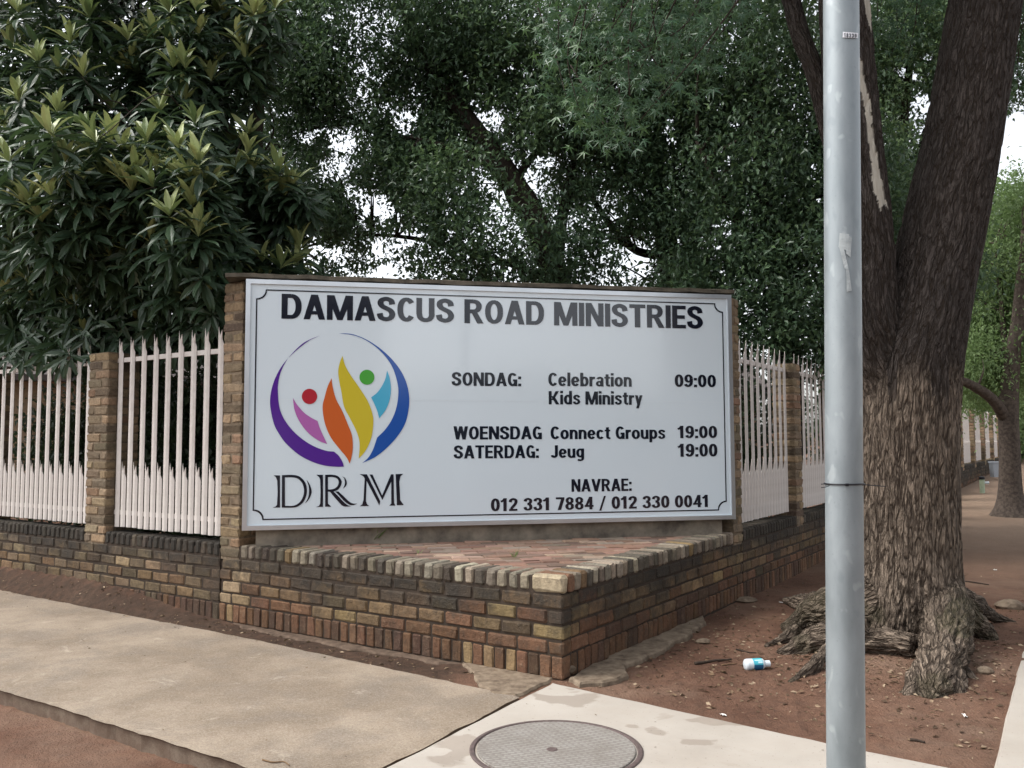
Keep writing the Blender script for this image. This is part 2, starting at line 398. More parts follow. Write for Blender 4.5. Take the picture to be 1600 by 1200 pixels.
def build_ground():
    n = 430; u = np.linspace(-1, 1, n)
    xs = 1.2 + 0.6*np.sinh(6.3*u); ys = 6.0 + 0.6*np.sinh(6.3*u)
    X, Y = np.meshgrid(xs, ys); Z = ground_z(X.ravel(), Y.ravel())
    V = np.stack([X.ravel(), Y.ravel(), Z], -1)
    i = np.arange(n-1); I, J = np.meshgrid(i, i); a = (J*n+I).ravel()
    F = np.stack([a, a+1, a+n+1, a+n], -1)
    l, r = to_lr(V)
    dry = sstep(r, 3.5, 11)*(l < 0.2)
    o = link('ground', new_mesh('ground', V, F, attrs={'dry': dry, 'wall_strip': sstep(l+.25*fbm(V*2, 3), .25, .9)*sstep(-r, -.05, .02)*(r > -1)}, smooth=True), M['soil']); tag(o, kind='structure')
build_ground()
def slab_obj(name, outline, ztop, zbot, mat, kind='structure', grid=0.06, stain=None, edge_j=0.006, parent=None):
    """a cast slab: outline in world xy (counter-clockwise), worn rounded arris"""
    P = []
    for i in range(len(outline)):
        a = np.array(outline[i]); b = np.array(outline[(i+1) % len(outline)]); k = max(1, int(np.linalg.norm(b-a)/grid))
        for t in range(k): P.append(a+(b-a)*t/k)
    P = np.array(P); n = len(P); c = P.mean(0)
    T = np.roll(P, -1, 0)-np.roll(P, 1, 0); T /= np.linalg.norm(T, axis=1)[:, None]; N = np.stack([T[:, 1], -T[:, 0]], -1)
    j = fbm(np.c_[P*7, np.zeros(n)], 3)[:, None]*edge_j*3
    zt = np.full(n, ztop) if np.isscalar(ztop) else ztop(P)
    ring = [np.c_[P+N*(j), zt-.03-(0*zt)], np.c_[P+N*(j-.002), zt-.012], np.c_[P+N*(j-.012), zt]]
    ring = [np.c_[P+N*j, np.full(n, zbot) if np.isscalar(ztop) else zt+zbot]] + ring
    bm = bmesh.new(); vs = [[bm.verts.new(v) for v in rg] for rg in ring]
    for a, b in zip(vs[:-1], vs[1:]):
        for k in range(n): bm.faces.new((a[k], a[(k+1) % n], b[(k+1) % n], b[k]))
    z00 = vs[-1][0].co.z; f = bm.faces.new(vs[-1]); bmesh.ops.triangulate(bm, faces=[f])
    if stain is not None:
        for _ in range(6):
            es = [e for e in bm.edges if e.calc_length() > .05 and all(abs(v.co.z-z00) < .02 for v in e.verts)]
            if not es: break
            bmesh.ops.subdivide_edges(bm, edges=es, cuts=1); bmesh.ops.triangulate(bm, faces=[f for f in bm.faces if len(f.verts) > 3])
    bmesh.ops.recalc_face_normals(bm, faces=bm.faces)
    me = bpy.data.meshes.new(name); bm.to_mesh(me); bm.free()
    if stain is not None:
        co = np.empty(len(me.vertices)*3, np.float32); me.vertices.foreach_get('co', co); co = co.reshape(-1, 3)
        a = me.attributes.new('stain', 'FLOAT', 'POINT'); a.data.foreach_set('value', stain(co).astype(np.float32))
    o = link(name, me, mat, parent)
    if kind: tag(o, kind=kind)
    return o
def lr2(l, r): return tuple(LR(l, r)[:2])
# old exposed aggregate pavement, parallel to the planter's left face
slab_obj('pavement', [lr2(0.045, -0.43), lr2(-0.045, -1.95), lr2(14, -1.95), lr2(14, -0.12), lr2(5.9, -0.28), lr2(5.3, -0.29), lr2(2.4, -0.31)], 0.0, -0.12, M['walk'], edge_j=.008)
# pale cast slab round the manhole
def slab_stain(co):
    s = np.zeros(len(co))
    nz = fbm(np.c_[co[:, :2]*9, np.zeros(len(co))], 4)
    for px, py, a, b in ((865, 1094, .12, .06), (905, 1092, .17, .055), (1018, 1146, .06, .03), (1085, 1160, .12, .03), (720, 1165, .12, .06), (700, 1185, .10, .04), (1150, 1130, .22, .03), (985, 1136, .04, .02)):
        q = gp(px, py); d = np.hypot((co[:, 0]-q[0])/a, (co[:, 1]-q[1])/(b*2.2))
        s = np.maximum(s, 1.1-d*.62+nz*1.1)
    return s
slab_obj('slab', [lr2(.03, -.075), lr2(-.045, -1.55), lr2(-.08, -2.6), lr2(-2.2, -2.6), lr2(-2.24, -.26), lr2(-1.6, -.235), lr2(-.575, -.139)], 0.004, -0.10, M['slab'], stain=slab_stain, edge_j=.003, grid=.05)
# pale kerb path along the street side of the tree strip
slab_obj('path', [lr2(-2.29, -2.5), lr2(-3.6, -2.5), lr2(-3.6, 48), lr2(-2.25, 48), lr2(-2.25, 2.5), lr2(-2.285, -.15)], lambda P: rise(np.maximum(to_lr(P)[1], 0))+.012, -.1, M['slab'], edge_j=.003, grid=.25)

# ------------------------------------------------------------------ brickwork
DLv = np.array([*DL, 0.]); DRv = np.array([*DR, 0.]); Zv = np.array([0, 0, 1.])
def pick(table):
    w = np.array([t[0] for t in table]); c = table[RNG.choice(len(table), p=w/w.sum())][1]
    return np.array(c)*(0.68+0.34*RNG.random())*(1+0.08*(RNG.random(3)-.5))
CHAR = (.12, .088, .058); RED = (.205, .112, .066); BROWN = (.215, .142, .082); OCHRE = (.34, .235, .125); TAN = (.40, .29, .18); GREY = (.30, .255, .19); OLIVE = (.205, .152, .095); DKR = (.13, .078, .054)
def run(mb, s0, s1, z0, z1, along, inward, P0, colfn, blen=.23, off=0, depth=.105, gap=.011):
    """stretcher course along `along` from P0"""
    s = s0 - (off*blen if off else 0)
    while s < s1-.02:
        a = max(s, s0); b = min(s+blen-gap, s1-gap*.3)
        if b-a > .03:
            o = P0 + along*a + inward*(RNG.random()*.005) + Zv*z0
            brick(mb, o, along*(b-a), inward*depth, Zv*(z1-z0-gap), colfn((a+b)/2), .011, .004)
        s += blen
def soldiers(mb, s0, s1, z0, z1, along, inward, P0, colfn, pitch=.085, depth=.105, gap=.011, ch=.008, fwd=.0, jz=.0):
    n = max(1, round((s1-s0)/pitch)); p = (s1-s0)/n
    for i in range(n):
        s = s0+i*p; o = P0 + along*(s+gap/2) + inward*(fwd+RNG.random()*.006) + Zv*(z0+jz*(RNG.random()-.5))
        brick(mb, o, along*(p-gap*(.7+.6*RNG.random())), inward*depth, Zv*(z1-z0-gap*.6), colfn(s), ch, .003)
CORNER = LR(0, 0); ZB, ZC0, ZC = .142, .513, .626; CRS = (ZC0-ZB)/4
# ---- planter in front of the sign
planter = empty('brick_planter', 'low triangular brick planter with paved top, jutting out below the sign', 'planter', tuple(LR(.8, .8)))
mb = MB(); mo = MB()
def pl_left(c):
    def f(s):
        if s > 2.85: return pick([(6, TAN), (2, BROWN), (1, RED)])
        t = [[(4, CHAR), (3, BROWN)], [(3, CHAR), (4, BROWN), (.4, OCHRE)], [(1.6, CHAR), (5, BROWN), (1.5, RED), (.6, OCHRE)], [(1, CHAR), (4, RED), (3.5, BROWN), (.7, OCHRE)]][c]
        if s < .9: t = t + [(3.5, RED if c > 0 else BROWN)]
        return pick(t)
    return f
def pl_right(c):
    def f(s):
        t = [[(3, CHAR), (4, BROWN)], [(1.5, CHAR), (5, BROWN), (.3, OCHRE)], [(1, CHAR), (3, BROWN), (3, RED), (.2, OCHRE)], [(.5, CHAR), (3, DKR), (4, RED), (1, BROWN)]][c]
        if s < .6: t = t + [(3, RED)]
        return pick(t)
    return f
for c in range(4):
    z1 = ZC0 - c*CRS; z0 = z1-CRS
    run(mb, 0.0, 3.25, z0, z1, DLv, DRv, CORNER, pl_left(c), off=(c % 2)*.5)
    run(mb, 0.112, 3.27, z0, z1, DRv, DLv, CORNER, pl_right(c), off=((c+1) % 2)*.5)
soldiers(mb, 0.0, 3.25, .0, ZB, DLv, DRv, CORNER, lambda s: pick([(6, RED), (3, DKR), (.4, OCHRE)]) if s > .09 else np.array(RED))
soldiers(mb, 0.112, 3.27, .0, ZB, DRv, DLv, CORNER, lambda s: pick([(6, RED), (3, DKR)]))
mo.box(LR(.012, .012, -.1), DLv*3.22, DRv*.12, Zv*(ZC-.05)); mo.box(LR(.012, .14, -.1), DRv*3.11, DLv*.12, Zv*(ZC-.05))
wl = mb.make('wall', M['brick'], planter, tone=True); mo.make('mortar_joints', M['mortar'], wl)
mb = MB(); mo = MB()
copc = lambda s: pick([(4, GREY), (3, (.20, .17, .13)), (2.6, (.11, .094, .075)), (1.5, (.40, .35, .27)), (.2, OCHRE)])
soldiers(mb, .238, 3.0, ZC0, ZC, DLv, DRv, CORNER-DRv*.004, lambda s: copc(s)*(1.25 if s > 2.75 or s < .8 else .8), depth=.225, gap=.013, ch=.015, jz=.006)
brick(mb, LR(.0, .0, ZC0)-DRv*.004-DLv*.004, DLv*.228, DRv*.075, Zv*(ZC-ZC0-.006), (.42, .345, .235), .016, .004)
for i in range(3): brick(mb, LR(.0, .083+i*.078, ZC0)-DLv*.004, DLv*.226, DRv*.072, Zv*(ZC-ZC0-.006), pick([(2, BROWN), (1, RED), (1, GREY)]), .012, .004)
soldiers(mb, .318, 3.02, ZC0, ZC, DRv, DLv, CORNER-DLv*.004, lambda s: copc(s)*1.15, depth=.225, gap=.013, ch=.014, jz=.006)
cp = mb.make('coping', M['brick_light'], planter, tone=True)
mo.box(LR(.02, .012, ZC0-.06), DLv*3.0, DRv*.2, Zv*(ZC-ZC0+.042)); mo.box(LR(.012, .22, ZC0-.06), DRv*2.8, DLv*.2, Zv*(ZC-ZC0+.042)); mo.make('mortar_joints', M['mortar'], cp)
# paving on top, laid parallel to the sign
SLp = LR(2.8785, -.0758)[:2]; SRp = LR(-.0542, 2.9143)[:2]
SD = (SRp-SLp)/np.linalg.norm(SRp-SLp); SN = np.array([SD[1], -SD[0]])
if SN @ (CX-SLp) < 0: SN = -SN
SDv = np.array([*SD, 0.]); SNv = np.array([*SN, 0.]); SW = float(np.linalg.norm(SRp-SLp))
mb = MB(); row = 0; d = -.02
pv = [(4, (.23, .135, .10)), (3, (.27, .175, .13)), (2, (.17, .115, .088)), (1.8, (.34, .24, .18)), (1.4, (.24, .19, .15))]
while d < 2.2:
    s = -.3 + (row % 2)*.115
    while s < SW+.3:
        q = SLp + SD*(s+.11) + SN*(d+.05); l, r = to_lr(np.array([*q, 0]))
        if l > .14 and r > .14:
            tl = (RNG.random()-.5)*.007
            brick(mb, np.array([*(SLp+SD*s+SN*d), ZC-.075+tl]), SDv*.222, SNv*.104, Zv*.062, pick(pv), .006, .003)
        s += .23
    d += .112; row += 1
o_pav = mb.make('paving', M['paver'], planter, tone=True)
tri = [LR(.1, .1), LR(3.05, .1), LR(.1, 3.05)]; mo = MB(); mo.add([*(t+Zv*.45 for t in tri), *(t+Zv*(ZC-.02) for t in tri)], [np.array([[0, 1, 2], [3, 5, 4]]), np.array([[0, 3, 4, 1], [1, 4, 5, 2], [2, 5, 3, 0]])]); mo.make('bedding', M['mortar_light'], o_pav)
# ---- pillars
def pillar_bricks(mb, mo, l0, r0, wl_, wr, z0, z1, colfn, ch=.09, jit=.0055):
    n = round((z1-z0)/.0835); h = (z1-z0)/n
    O = LR(l0, r0)
    mo.box(O+DLv*.009+DRv*.009+Zv*(z0-.02), DLv*(wl_-.018), DRv*(wr-.018), Zv*(z1-z0+.012))
    for i in range(n):
        z = z0+i*h; big = wl_ > .3
        if big:
            for k in range(3):
                sp = [.22, .105] if (i % 2) == (k == 1) else [.105, .22]; s = 0
                for q in sp:
                    brick(mb, O+DLv*(s+RNG.random()*.003)+DRv*(k*.112)+Zv*z, DLv*(q*wl_/.335), DRv*.104, Zv*(h-.011), colfn(z), .011, jit); s += (q+.01)*wl_/.335
        else:
            if i % 2:
                for k in range(2): brick(mb, O+DLv*(k*(wl_+.01)/2+RNG.random()*.003)+DRv*RNG.random()*.004+Zv*z, DLv*((wl_-.01)/2), DRv*wr, Zv*(h-.011), colfn(z), .011, jit)
            else:
                for k in range(2): brick(mb, O+DLv*(RNG.random()-.3)*.008+DRv*(k*(wr+.01)/2+RNG.random()*.004)+Zv*z, DLv*wl_, DRv*((wr-.01)/2), Zv*(h-.011), colfn(z), .011, jit)
TANS = [(4, TAN), (2.2, (.30, .225, .145)), (2, (.22, .17, .115)), (1, (.34, .215, .14)), (1, (.16, .12, .085))]
# ---- low boundary walls (left and right of the planter)
def low_wall(name, label, along, inward, s0, s1, colsets, cop, zfun, pil, plen):
    root = empty(name, label, 'brick wall', tuple(CORNER+along*(s0+.5)))
    mb = MB(); mo = MB(); cb = MB()
    seg = s0
    while seg < s1-.01:
        e = min(seg+plen, s1); zz = float(zfun((seg+e)/2))
        for c in range(4):
            z1 = ZC0+zz-c*CRS; run(mb, seg, e, z1-CRS, z1, along, inward, CORNER, lambda s, c=c: pick(colsets[c]), off=(c % 2)*.5)
        z_b = float(rise(seg) if along is DRv else 0)*.8
        soldiers(mb, seg, e, z_b-.03, ZB+zz, along, inward, CORNER, lambda s: pick(colsets[4]))
        mo.box(CORNER+along*(seg+.002)+inward*.01+Zv*(-.1), along*(e-seg-.004), inward*.21, Zv*(ZC0+zz+.16))
        seg = e
    # copings between the pillars
    for a, b in zip(pil[:-1], pil[1:]):
        zz = float(zfun((a[1]+b[0])/2))
        soldiers(cb, a[1]+.005, b[0]-.005, ZC0+zz, ZC+zz, along, inward, CORNER-inward*.004, lambda s: pick(cop), depth=.225, gap=.013, ch=.013, jz=.005)
    mb.make('wall', M['brick'], root, tone=True); mo.make('mortar_joints', M['mortar'], root); cb.make('coping', M['brick'], root, tone=True)
    return root
PIL_L = [(3.01, 3.25), (4.92, 5.25), (7.30, 7.63), (9.30, 9.6)]
PIL_R = [(3.03, 3.27), (5.04, 5.29)] + [(5.04+2.02*k, 5.29+2.02*k) for k in range(1, 6)] + [(16.9+2.75*k, 17.2+2.75*k) for k in range(0, 12)]
zr_ = lambda s: min(.0118*max(s-7, 0), .16)
colL = [[(3, CHAR), (3, OLIVE)], [(2, CHAR), (5, OLIVE), (.5, TAN)], [(1, CHAR), (5, OLIVE), (3, BROWN)], [(1, CHAR), (4, OLIVE), (3, BROWN)], [(3, DKR), (1, CHAR), (1, RED)]]
colR = [[(3, CHAR), (3, OLIVE)], [(1.5, CHAR), (5, BROWN)], [(1, CHAR), (5, BROWN), (1, RED)], [(.5, CHAR), (2, DKR), (4, RED)], [(3, DKR), (3, RED)]]
copD = [(4, (.085, .075, .06)), (3, (.13, .11, .085)), (1.5, (.05, .045, .04)), (1, (.19, .15, .11))]
copR = [(4, (.13, .11, .085)), (3, (.18, .15, .115)), (2, (.08, .07, .055))]
wallL = low_wall('brick_wall', 'low mouldy brick boundary wall under the palisades left of the sign', DLv, DRv, 3.25, 9.25, colL, copD, lambda s: 0.0, PIL_L, 6)
wallR = low_wall('brick_wall', 'low brick boundary wall running up the street behind the big tree', DRv, DLv, 3.27, 46, colR, copR, zr_, PIL_R, 2.02)
for k, (a, b) in enumerate(PIL_L[1:]):
    mb = MB(); mo = MB(); pillar_bricks(mb, mo, a, 0, b-a, .33, ZC0, 2.3, lambda z: pick(TANS))
    p = mb.make('pillar', M['brick_light'], wallL, tone=True); mo.make('mortar_joints', M['mortar_light'], p)
for k, (a, b) in enumerate(PIL_R[1:]):
    mb = MB(); mo = MB(); zz = zr_(a); pillar_bricks(mb, mo, 0, a, .25, b-a, ZC0+zz, 2.27+zz*.3 if a > 6 else 2.30, lambda z: pick(TANS))
    p = mb.make('pillar', M['brick_light'], wallR, tone=True); mo.make('mortar_joints', M['mortar_light'], p)
# ---- wall that carries the sign
swall = empty('sign_wall', 'plastered wall with brick end pillars and a stone capping that carries the sign', 'wall', tuple(LR(1.6, 1.6)))
mb = MB(); d0 = .055
mb.box(np.array([*(SLp+SD*.10-SN*(d0+.22)), ZC-.03]), SDv*(SW-.20), SNv*.22, Zv*2.15); mb.make('plaster_wall', M['plaster'], swall)
for nm, l0, r0 in (('pillar', 3.01, 0), ('pillar', 0.0, 3.03)):
    mb = MB(); mo = MB(); pillar_bricks(mb, mo, l0, r0, .24, .24, ZC0, 2.765, lambda z: pick(TANS))
    p = mb.make(nm, M['brick_light'], swall, tone=True); mo.make('mortar_joints', M['mortar_light'], p)
def capping():
    mb = MB(); n = 42; prof = [(-.30, 2.764), (-.30, 2.79), (-.10, 2.815), (-.005, 2.800), (-.002, 2.768)]
    P = [(-.20, .02), (0.02, 0)] ; V = []; S = np.linspace(-.165, SW+.05, n)
    for s in S:
        for (q, z) in prof:
            x = SLp + SD*s + SN*(q-.02); j = fbm(np.array([[s*6, q*9, z*5]]), 3)[0]*.012
            V.append([x[0], x[1], z+j])
    m = len(prof); F = [[i*m+k, (i+1)*m+k, (i+1)*m+(k+1) % m, i*m+(k+1) % m] for i in range(n-1) for k in range(m)]
    mb.add(V, [np.array(F), np.array([list(range(m))]), np.array([[(n-1)*m+k for k in range(m)][::-1]])]); mb.make('capping', M['capping'], swall)
capping()

# ------------------------------------------------------------------ palisade panels
def pale_geo(h, along, outn):
    """one pressed steel pale, base at 0, spike on the +along side"""
    cs = [-.037, -.012, .012, .037]; dp = [0, .011, .011, 0]
    V = []; 
    for z in (0, h-.15, h-.115):
        for c, d_ in zip(cs, dp): V.append((c, d_, z))
    V += [(.027, .004, h), (-.0005, .014, h-.085), (-.040, .022, h-.035), (-.022, .012, h-.085)]   # tips
    # pinch under the splayed wedge
    V[8] = (-.022, .004, h-.115)
    Fq = [[r*4+c, r*4+c+1, r*4+5+c, r*4+4+c] for r in range(2) for c in range(3)]
    Ft = [[10, 11, 12], [9, 10, 13], [10, 12, 13], [8, 9, 15], [9, 13, 15], [8, 15, 14], [15, 13, 14]]
    V = np.array(V); nV = len(V); B = V.copy(); B[:, 1] -= .004
    bnd = [0, 1, 2, 3, 7, 11, 12, 13, 14, 8, 4]
    side = [[bnd[(i+1) % len(bnd)], bnd[i], bnd[i]+nV, bnd[(i+1) % len(bnd)]+nV] for i in range(len(bnd))]
    Fq2 = [[a+nV for a in f[::-1]] for f in Fq]; Ft2 = [[a+nV for a in f[::-1]] for f in Ft]
    W = np.concatenate([V, B]); X = W[:, :1]*along + W[:, 1:2]*outn + W[:, 2:]*Zv
    return X, [np.array(Fq+Fq2+side), np.array(Ft+Ft2)]
ZF = .662
def rail_box(mb, s0, s1, z, along, inward, P0, off):
    mb.box(P0+along*s0+inward*off+Zv*z, along*(s1-s0), inward*.006, Zv*.042); mb.box(P0+along*s0+inward*(off+.0062)+Zv*z, along*(s1-s0), inward*.03, Zv*.005)
PALE_ME = {}
def fence_panel(label, along, inward, s0, s1, fine, grp, zb=ZF, tip=2.425):
    fo = .09 if fine else .115
    root = empty('palisade_panel', label, 'fence', tuple(CORNER+along*s0+inward*fo+Zv*zb), grp)
    n = int(round((s1-s0-.02)/.0927)); p = (s1-s0-.02)/n
    if fine:
        for i in range(n):
            tall = (i % 2 == 1) if along is DLv else (i % 2 == 0)
            key = (along is DLv, tall)
            if key not in PALE_ME:
                X, Fs = pale_geo(tip-zb if tall else .60, along, -inward)
                PALE_ME[key] = new_mesh('pale', X, Fs); PALE_ME[key].materials.append(M['white_steel'])
            o = link('pale', PALE_ME[key], None, root); o.location = Vector(along*(.01+p*(i+.5)) + Zv*(RNG.random()-.5)*.006)
    else:
        mb = MB()
        for i in range(n):
            X, Fs = pale_geo(tip-zb if i % 2 == 0 else .60, along, -inward)
            mb.add(X+CORNER+along*(s0+.01+p*(i+.5))+inward*fo+Zv*zb, Fs)
        mb.make('pales', M['white_steel'], root)
    for z in (zb+.11, 2.195 if fine else tip-.22):
        mb = MB(); rail_box(mb, s0-.01, s1+.01, z, along, inward, CORNER, fo+.006); mb.make('rail', M['white_steel'], root)
GP = 'white palisade panels between the brick pillars'
fence_panel('white spiked palisade panel right beside the left edge of the sign', DLv, DRv, 3.25, 4.92, True, GP)
fence_panel('shaded white palisade panel at the far left, beyond the first free-standing pillar', DLv, DRv, 5.25, 7.30, True, GP)
fence_panel('white palisade panel touching the right edge of the sign wall', DRv, DLv, 3.27, 5.04, True, GP)
fence_panel('white palisade panel half hidden by the galvanised pole', DRv, DLv, 5.29, 7.06, True, GP)
for k in range(1, len(PIL_R)-2):
    a = PIL_R[k+1][1]; b = PIL_R[k+2][0]
    if a < 8.9 or a > 16.5:
        fence_panel('distant white palisade panel seen edge-on along the street wall beyond the big trunk', DRv, DLv, a, b, False, 'distant palisade panels up the street', ZF+zr_(a), 2.36)

# ------------------------------------------------------------------ the sign
SZ0, SH = .7472, 2.0
def HG():
    src = [(385.3, 436.4), (1141.7, 461), (1148.7, 810.6), (377.6, 829.4)]; dst = [(0, SH), (SW, SH), (SW, 0), (0, 0)]
    A = []; b = []
    for (x, y), (u, v) in zip(src, dst):
        A.append([x, y, 1, 0, 0, 0, -u*x, -u*y]); b.append(u); A.append([0, 0, 0, x, y, 1, -v*x, -v*y]); b.append(v)
    return np.append(np.linalg.solve(np.array(A), np.array(b)), 1).reshape(3, 3)
HM = HG()
def uv(x, y):
    q = HM@np.array([x, y, 1.]); return q[:2]/q[2]
SO = np.array([*SLp, SZ0])
def on_sign(u, v, d): return SO + SDv*u + Zv*v + SNv*d
sign = empty('sign_board', 'large pale sign board in an aluminium frame with a coloured logo and service times', 'sign', tuple(SO))
mb = MB(); mb.box(on_sign(.02, .02, -.05), SDv*(SW-.04), SNv*.048, Zv*(SH-.04)); mb.make('panel', M['sheet'], sign)
mb = MB(); fw = .036
for (u0, v0, du, dv) in ((0, 0, SW, fw), (0, SH-fw, SW, fw), (0, fw, fw, SH-2*fw), (SW-fw, fw, fw, SH-2*fw)):
    mb.box(on_sign(u0, v0, -.052), SDv*du, SNv*.066, Zv*dv)
mb.make('frame', M['alu'], sign)
def flat(name, polys, mat, d=.0016, th=.001, parent=None):
    """polys: list of loops-lists [[outer, hole...], ...] in sign uv; thin applied vinyl"""
    V = []; T = []
    for loops in polys:
        L3 = [[Vector((p[0], p[1], 0)) for p in lp] for lp in loops]; base = len(V)
        for lp in loops: V += [on_sign(p[0], p[1], d) for p in lp]
        for t in tessellate_polygon(L3):
            a, b, c = (V[base+i] for i in t)
            T.append([base+i for i in (t if np.dot(np.cross(b-a, c-a), SNv) > 0 else t[::-1])])
    return part(name, V, np.array(T), mat, parent or sign)
def smooth_px(groups):
    """pixel polylines, each smoothed as an open Catmull-Rom run, joined into one loop"""
    out = []
    for g in groups:
        P = np.array(g, float)
        if len(P) < 3: out += [tuple(p) for p in P[:-1]]; continue
        Q = np.vstack([2*P[0]-P[1], P, 2*P[-1]-P[-2]])
        for i in range(1, len(Q)-2):
            for t in np.linspace(0, 1, 6, endpoint=False):
                a, b, c, e = Q[i-1], Q[i], Q[i+1], Q[i+2]
                out.append(tuple(.5*((2*b)+(c-a)*t+(2*a-5*b+4*c-e)*t*t+(3*b-a-3*c+e)*t**3)))
    return [uv(*p) for p in out]
def pA(*q): return [(400+x/6.154, 500+y/6.154) for x, y in q]
def pB(*q): return [(400+x/5.454, 600+y/5.454) for x, y in q]
def circ(c, r): 
    return [uv(c[0]+r*math.cos(t), c[1]+r*math.sin(t)) for t in np.linspace(0, 2*np.pi, 40, endpoint=False)]
flat('purple_swoosh', [[smooth_px([
    pA((618, 152), (520, 195), (430, 260), (340, 340), (260, 430), (200, 530), (155, 650), (135, 780), (148, 900), (180, 1020), (230, 1110), (290, 1190)) + pB((360, 600), (470, 660), (580, 695), (680, 706), (748, 705)),
    pB((748, 705), (737, 665), (704, 612), (665, 577)),
    pB((665, 577), (600, 570), (500, 535), (400, 475), (310, 395), (240, 300), (200, 200)) + pA((211, 690), (216, 600), (240, 500), (290, 400), (360, 312), (450, 228), (540, 180), (618, 152))])]], M['purple_vinyl'])
flat('blue_swoosh', [[smooth_px([
    pA((795, 131), (880, 131), (960, 146), (1080, 198), (1200, 278), (1310, 380), (1400, 500), (1455, 630), (1475, 760), (1465, 880)) + pB((1270, 340), (1210, 440), (1120, 540), (1020, 620), (905, 675)),
    pB((905, 675), (955, 630), (992, 570), (1015, 510), (1032, 458)),
    pB((1032, 458), (1100, 390), (1160, 300), (1200, 190)) + pA((1370, 700), (1360, 600), (1320, 470), (1260, 370), (1180, 282), (1080, 207), (980, 160), (900, 140), (795, 131))])]], M['blue_vinyl'])
flat('orange_flame', [[smooth_px([pA((728, 560), (738, 640), (770, 760)) + pB((735, 230), (785, 350), (818, 440), (825, 540), (815, 620), (798, 680)),
    pB((798, 680), (770, 625), (700, 540), (640, 460), (600, 375), (577, 290), (568, 190)) + pA((660, 745), (690, 640), (728, 560))])]], M['orange_vinyl'])
flat('yellow_flame', [[smooth_px([pA((832, 345), (860, 440), (910, 530), (1000, 660), (1080, 790), (1122, 910)) + pB((1000, 340), (985, 450), (950, 540), (910, 600), (875, 635)),
    pB((875, 635), (883, 540), (878, 470), (850, 390), (800, 290), (750, 190)) + pA((822, 690), (803, 600), (792, 500), (805, 420), (832, 345))])]], M['yellow_vinyl'])
flat('red_dot', [[circ(pA((515, 736))[0], 12.0)]], M['red_vinyl']); flat('green_dot', [[circ(pA((1068, 551))[0], 11.7)]], M['green_vinyl'])
flat('pink_leaf', [[smooth_px([pA((355, 750), (395, 815), (460, 890), (530, 940), (592, 972)), pA((592, 972), (610, 1030), (640, 1100), (685, 1195)), pA((685, 1195), (600, 1160), (500, 1085), (420, 980), (372, 870), (355, 750))])]], M['pink_vinyl'])
flat('cyan_leaf', [[smooth_px([pA((1262, 485), (1287, 560), (1298, 660), (1288, 760), (1250, 860), (1185, 948)), pA((1185, 948), (1170, 885), (1142, 815), (1108, 745)), pA((1108, 745), (1165, 700), (1212, 635), (1245, 565), (1262, 485))])]], M['cyan_vinyl'])
P_ = lambda *q: [uv(*p) for p in pB(*q)]
S_ = lambda *g: smooth_px([pB(*q) for q in g])
flat('monogram_lettering', [
    [P_((148, 780), (203, 780), (203, 1055), (140, 1055), (165, 1046), (178, 1030), (183, 920), (180, 825), (168, 795))],
    [S_([(220, 778), (310, 776), (370, 790), (415, 835), (432, 890), (428, 950), (400, 1010), (355, 1045), (310, 1055), (218, 1055)], [(218, 1055), (220, 778)]),
     S_([(245, 1040), (305, 1040), (345, 1028), (380, 998), (403, 950), (408, 900), (392, 845), (355, 808), (310, 797), (245, 797)], [(245, 797), (245, 1040)])],
    [S_([(430, 818), (455, 855), (472, 905), (468, 945), (445, 990), (413, 1022)], [(413, 1022), (440, 975), (450, 925), (447, 870), (430, 818)])],
    [P_((513, 775), (570, 775), (570, 1048), (508, 1050), (535, 1040), (546, 1020), (549, 920), (546, 820), (538, 795))],
    [S_([(588, 775), (650, 774), (700, 788), (728, 825), (727, 855), (712, 885), (690, 906), (660, 919)], [(660, 919), (700, 958), (745, 1006), (780, 1033), (810, 1043)], [(810, 1043), (770, 1046), (735, 1038), (700, 1003), (650, 945), (630, 921), (612, 919)], [(612, 919), (612, 1020)], [(612, 1020), (640, 1047)], [(640, 1047), (588, 1047)], [(588, 1047), (588, 775)]),
     S_([(612, 900), (640, 899), (672, 890), (695, 868), (704, 835), (690, 806), (650, 794), (612, 795)], [(612, 795), (612, 900)])],
    [S_([(735, 788), (758, 803), (773, 838), (765, 870), (738, 895)], [(738, 895), (752, 868), (757, 836), (750, 806), (735, 788)])],
    [S_([(674, 917), (702, 917)], [(702, 917), (738, 950), (790, 1000), (825, 1019), (862, 1020)], [(862, 1020), (832, 1032), (795, 1030), (750, 998), (700, 943), (674, 917)])],
    [P_((882, 770), (945, 770), (1058, 1000), (1050, 1036), (942, 826), (936, 1000), (946, 1027), (965, 1040), (882, 1042), (905, 1026), (915, 990), (926, 805), (912, 785))],
    [P_((968, 772), (992, 772), (1074, 950), (1150, 770), (1172, 770), (1176, 1015), (1186, 1036), (1135, 1038), (1152, 1018), (1152, 832), (1076, 990))],
    [P_((1190, 768), (1255, 766), (1232, 785), (1221, 830), (1228, 990), (1258, 1032), (1200, 1034))]], M['navy_vinyl'])
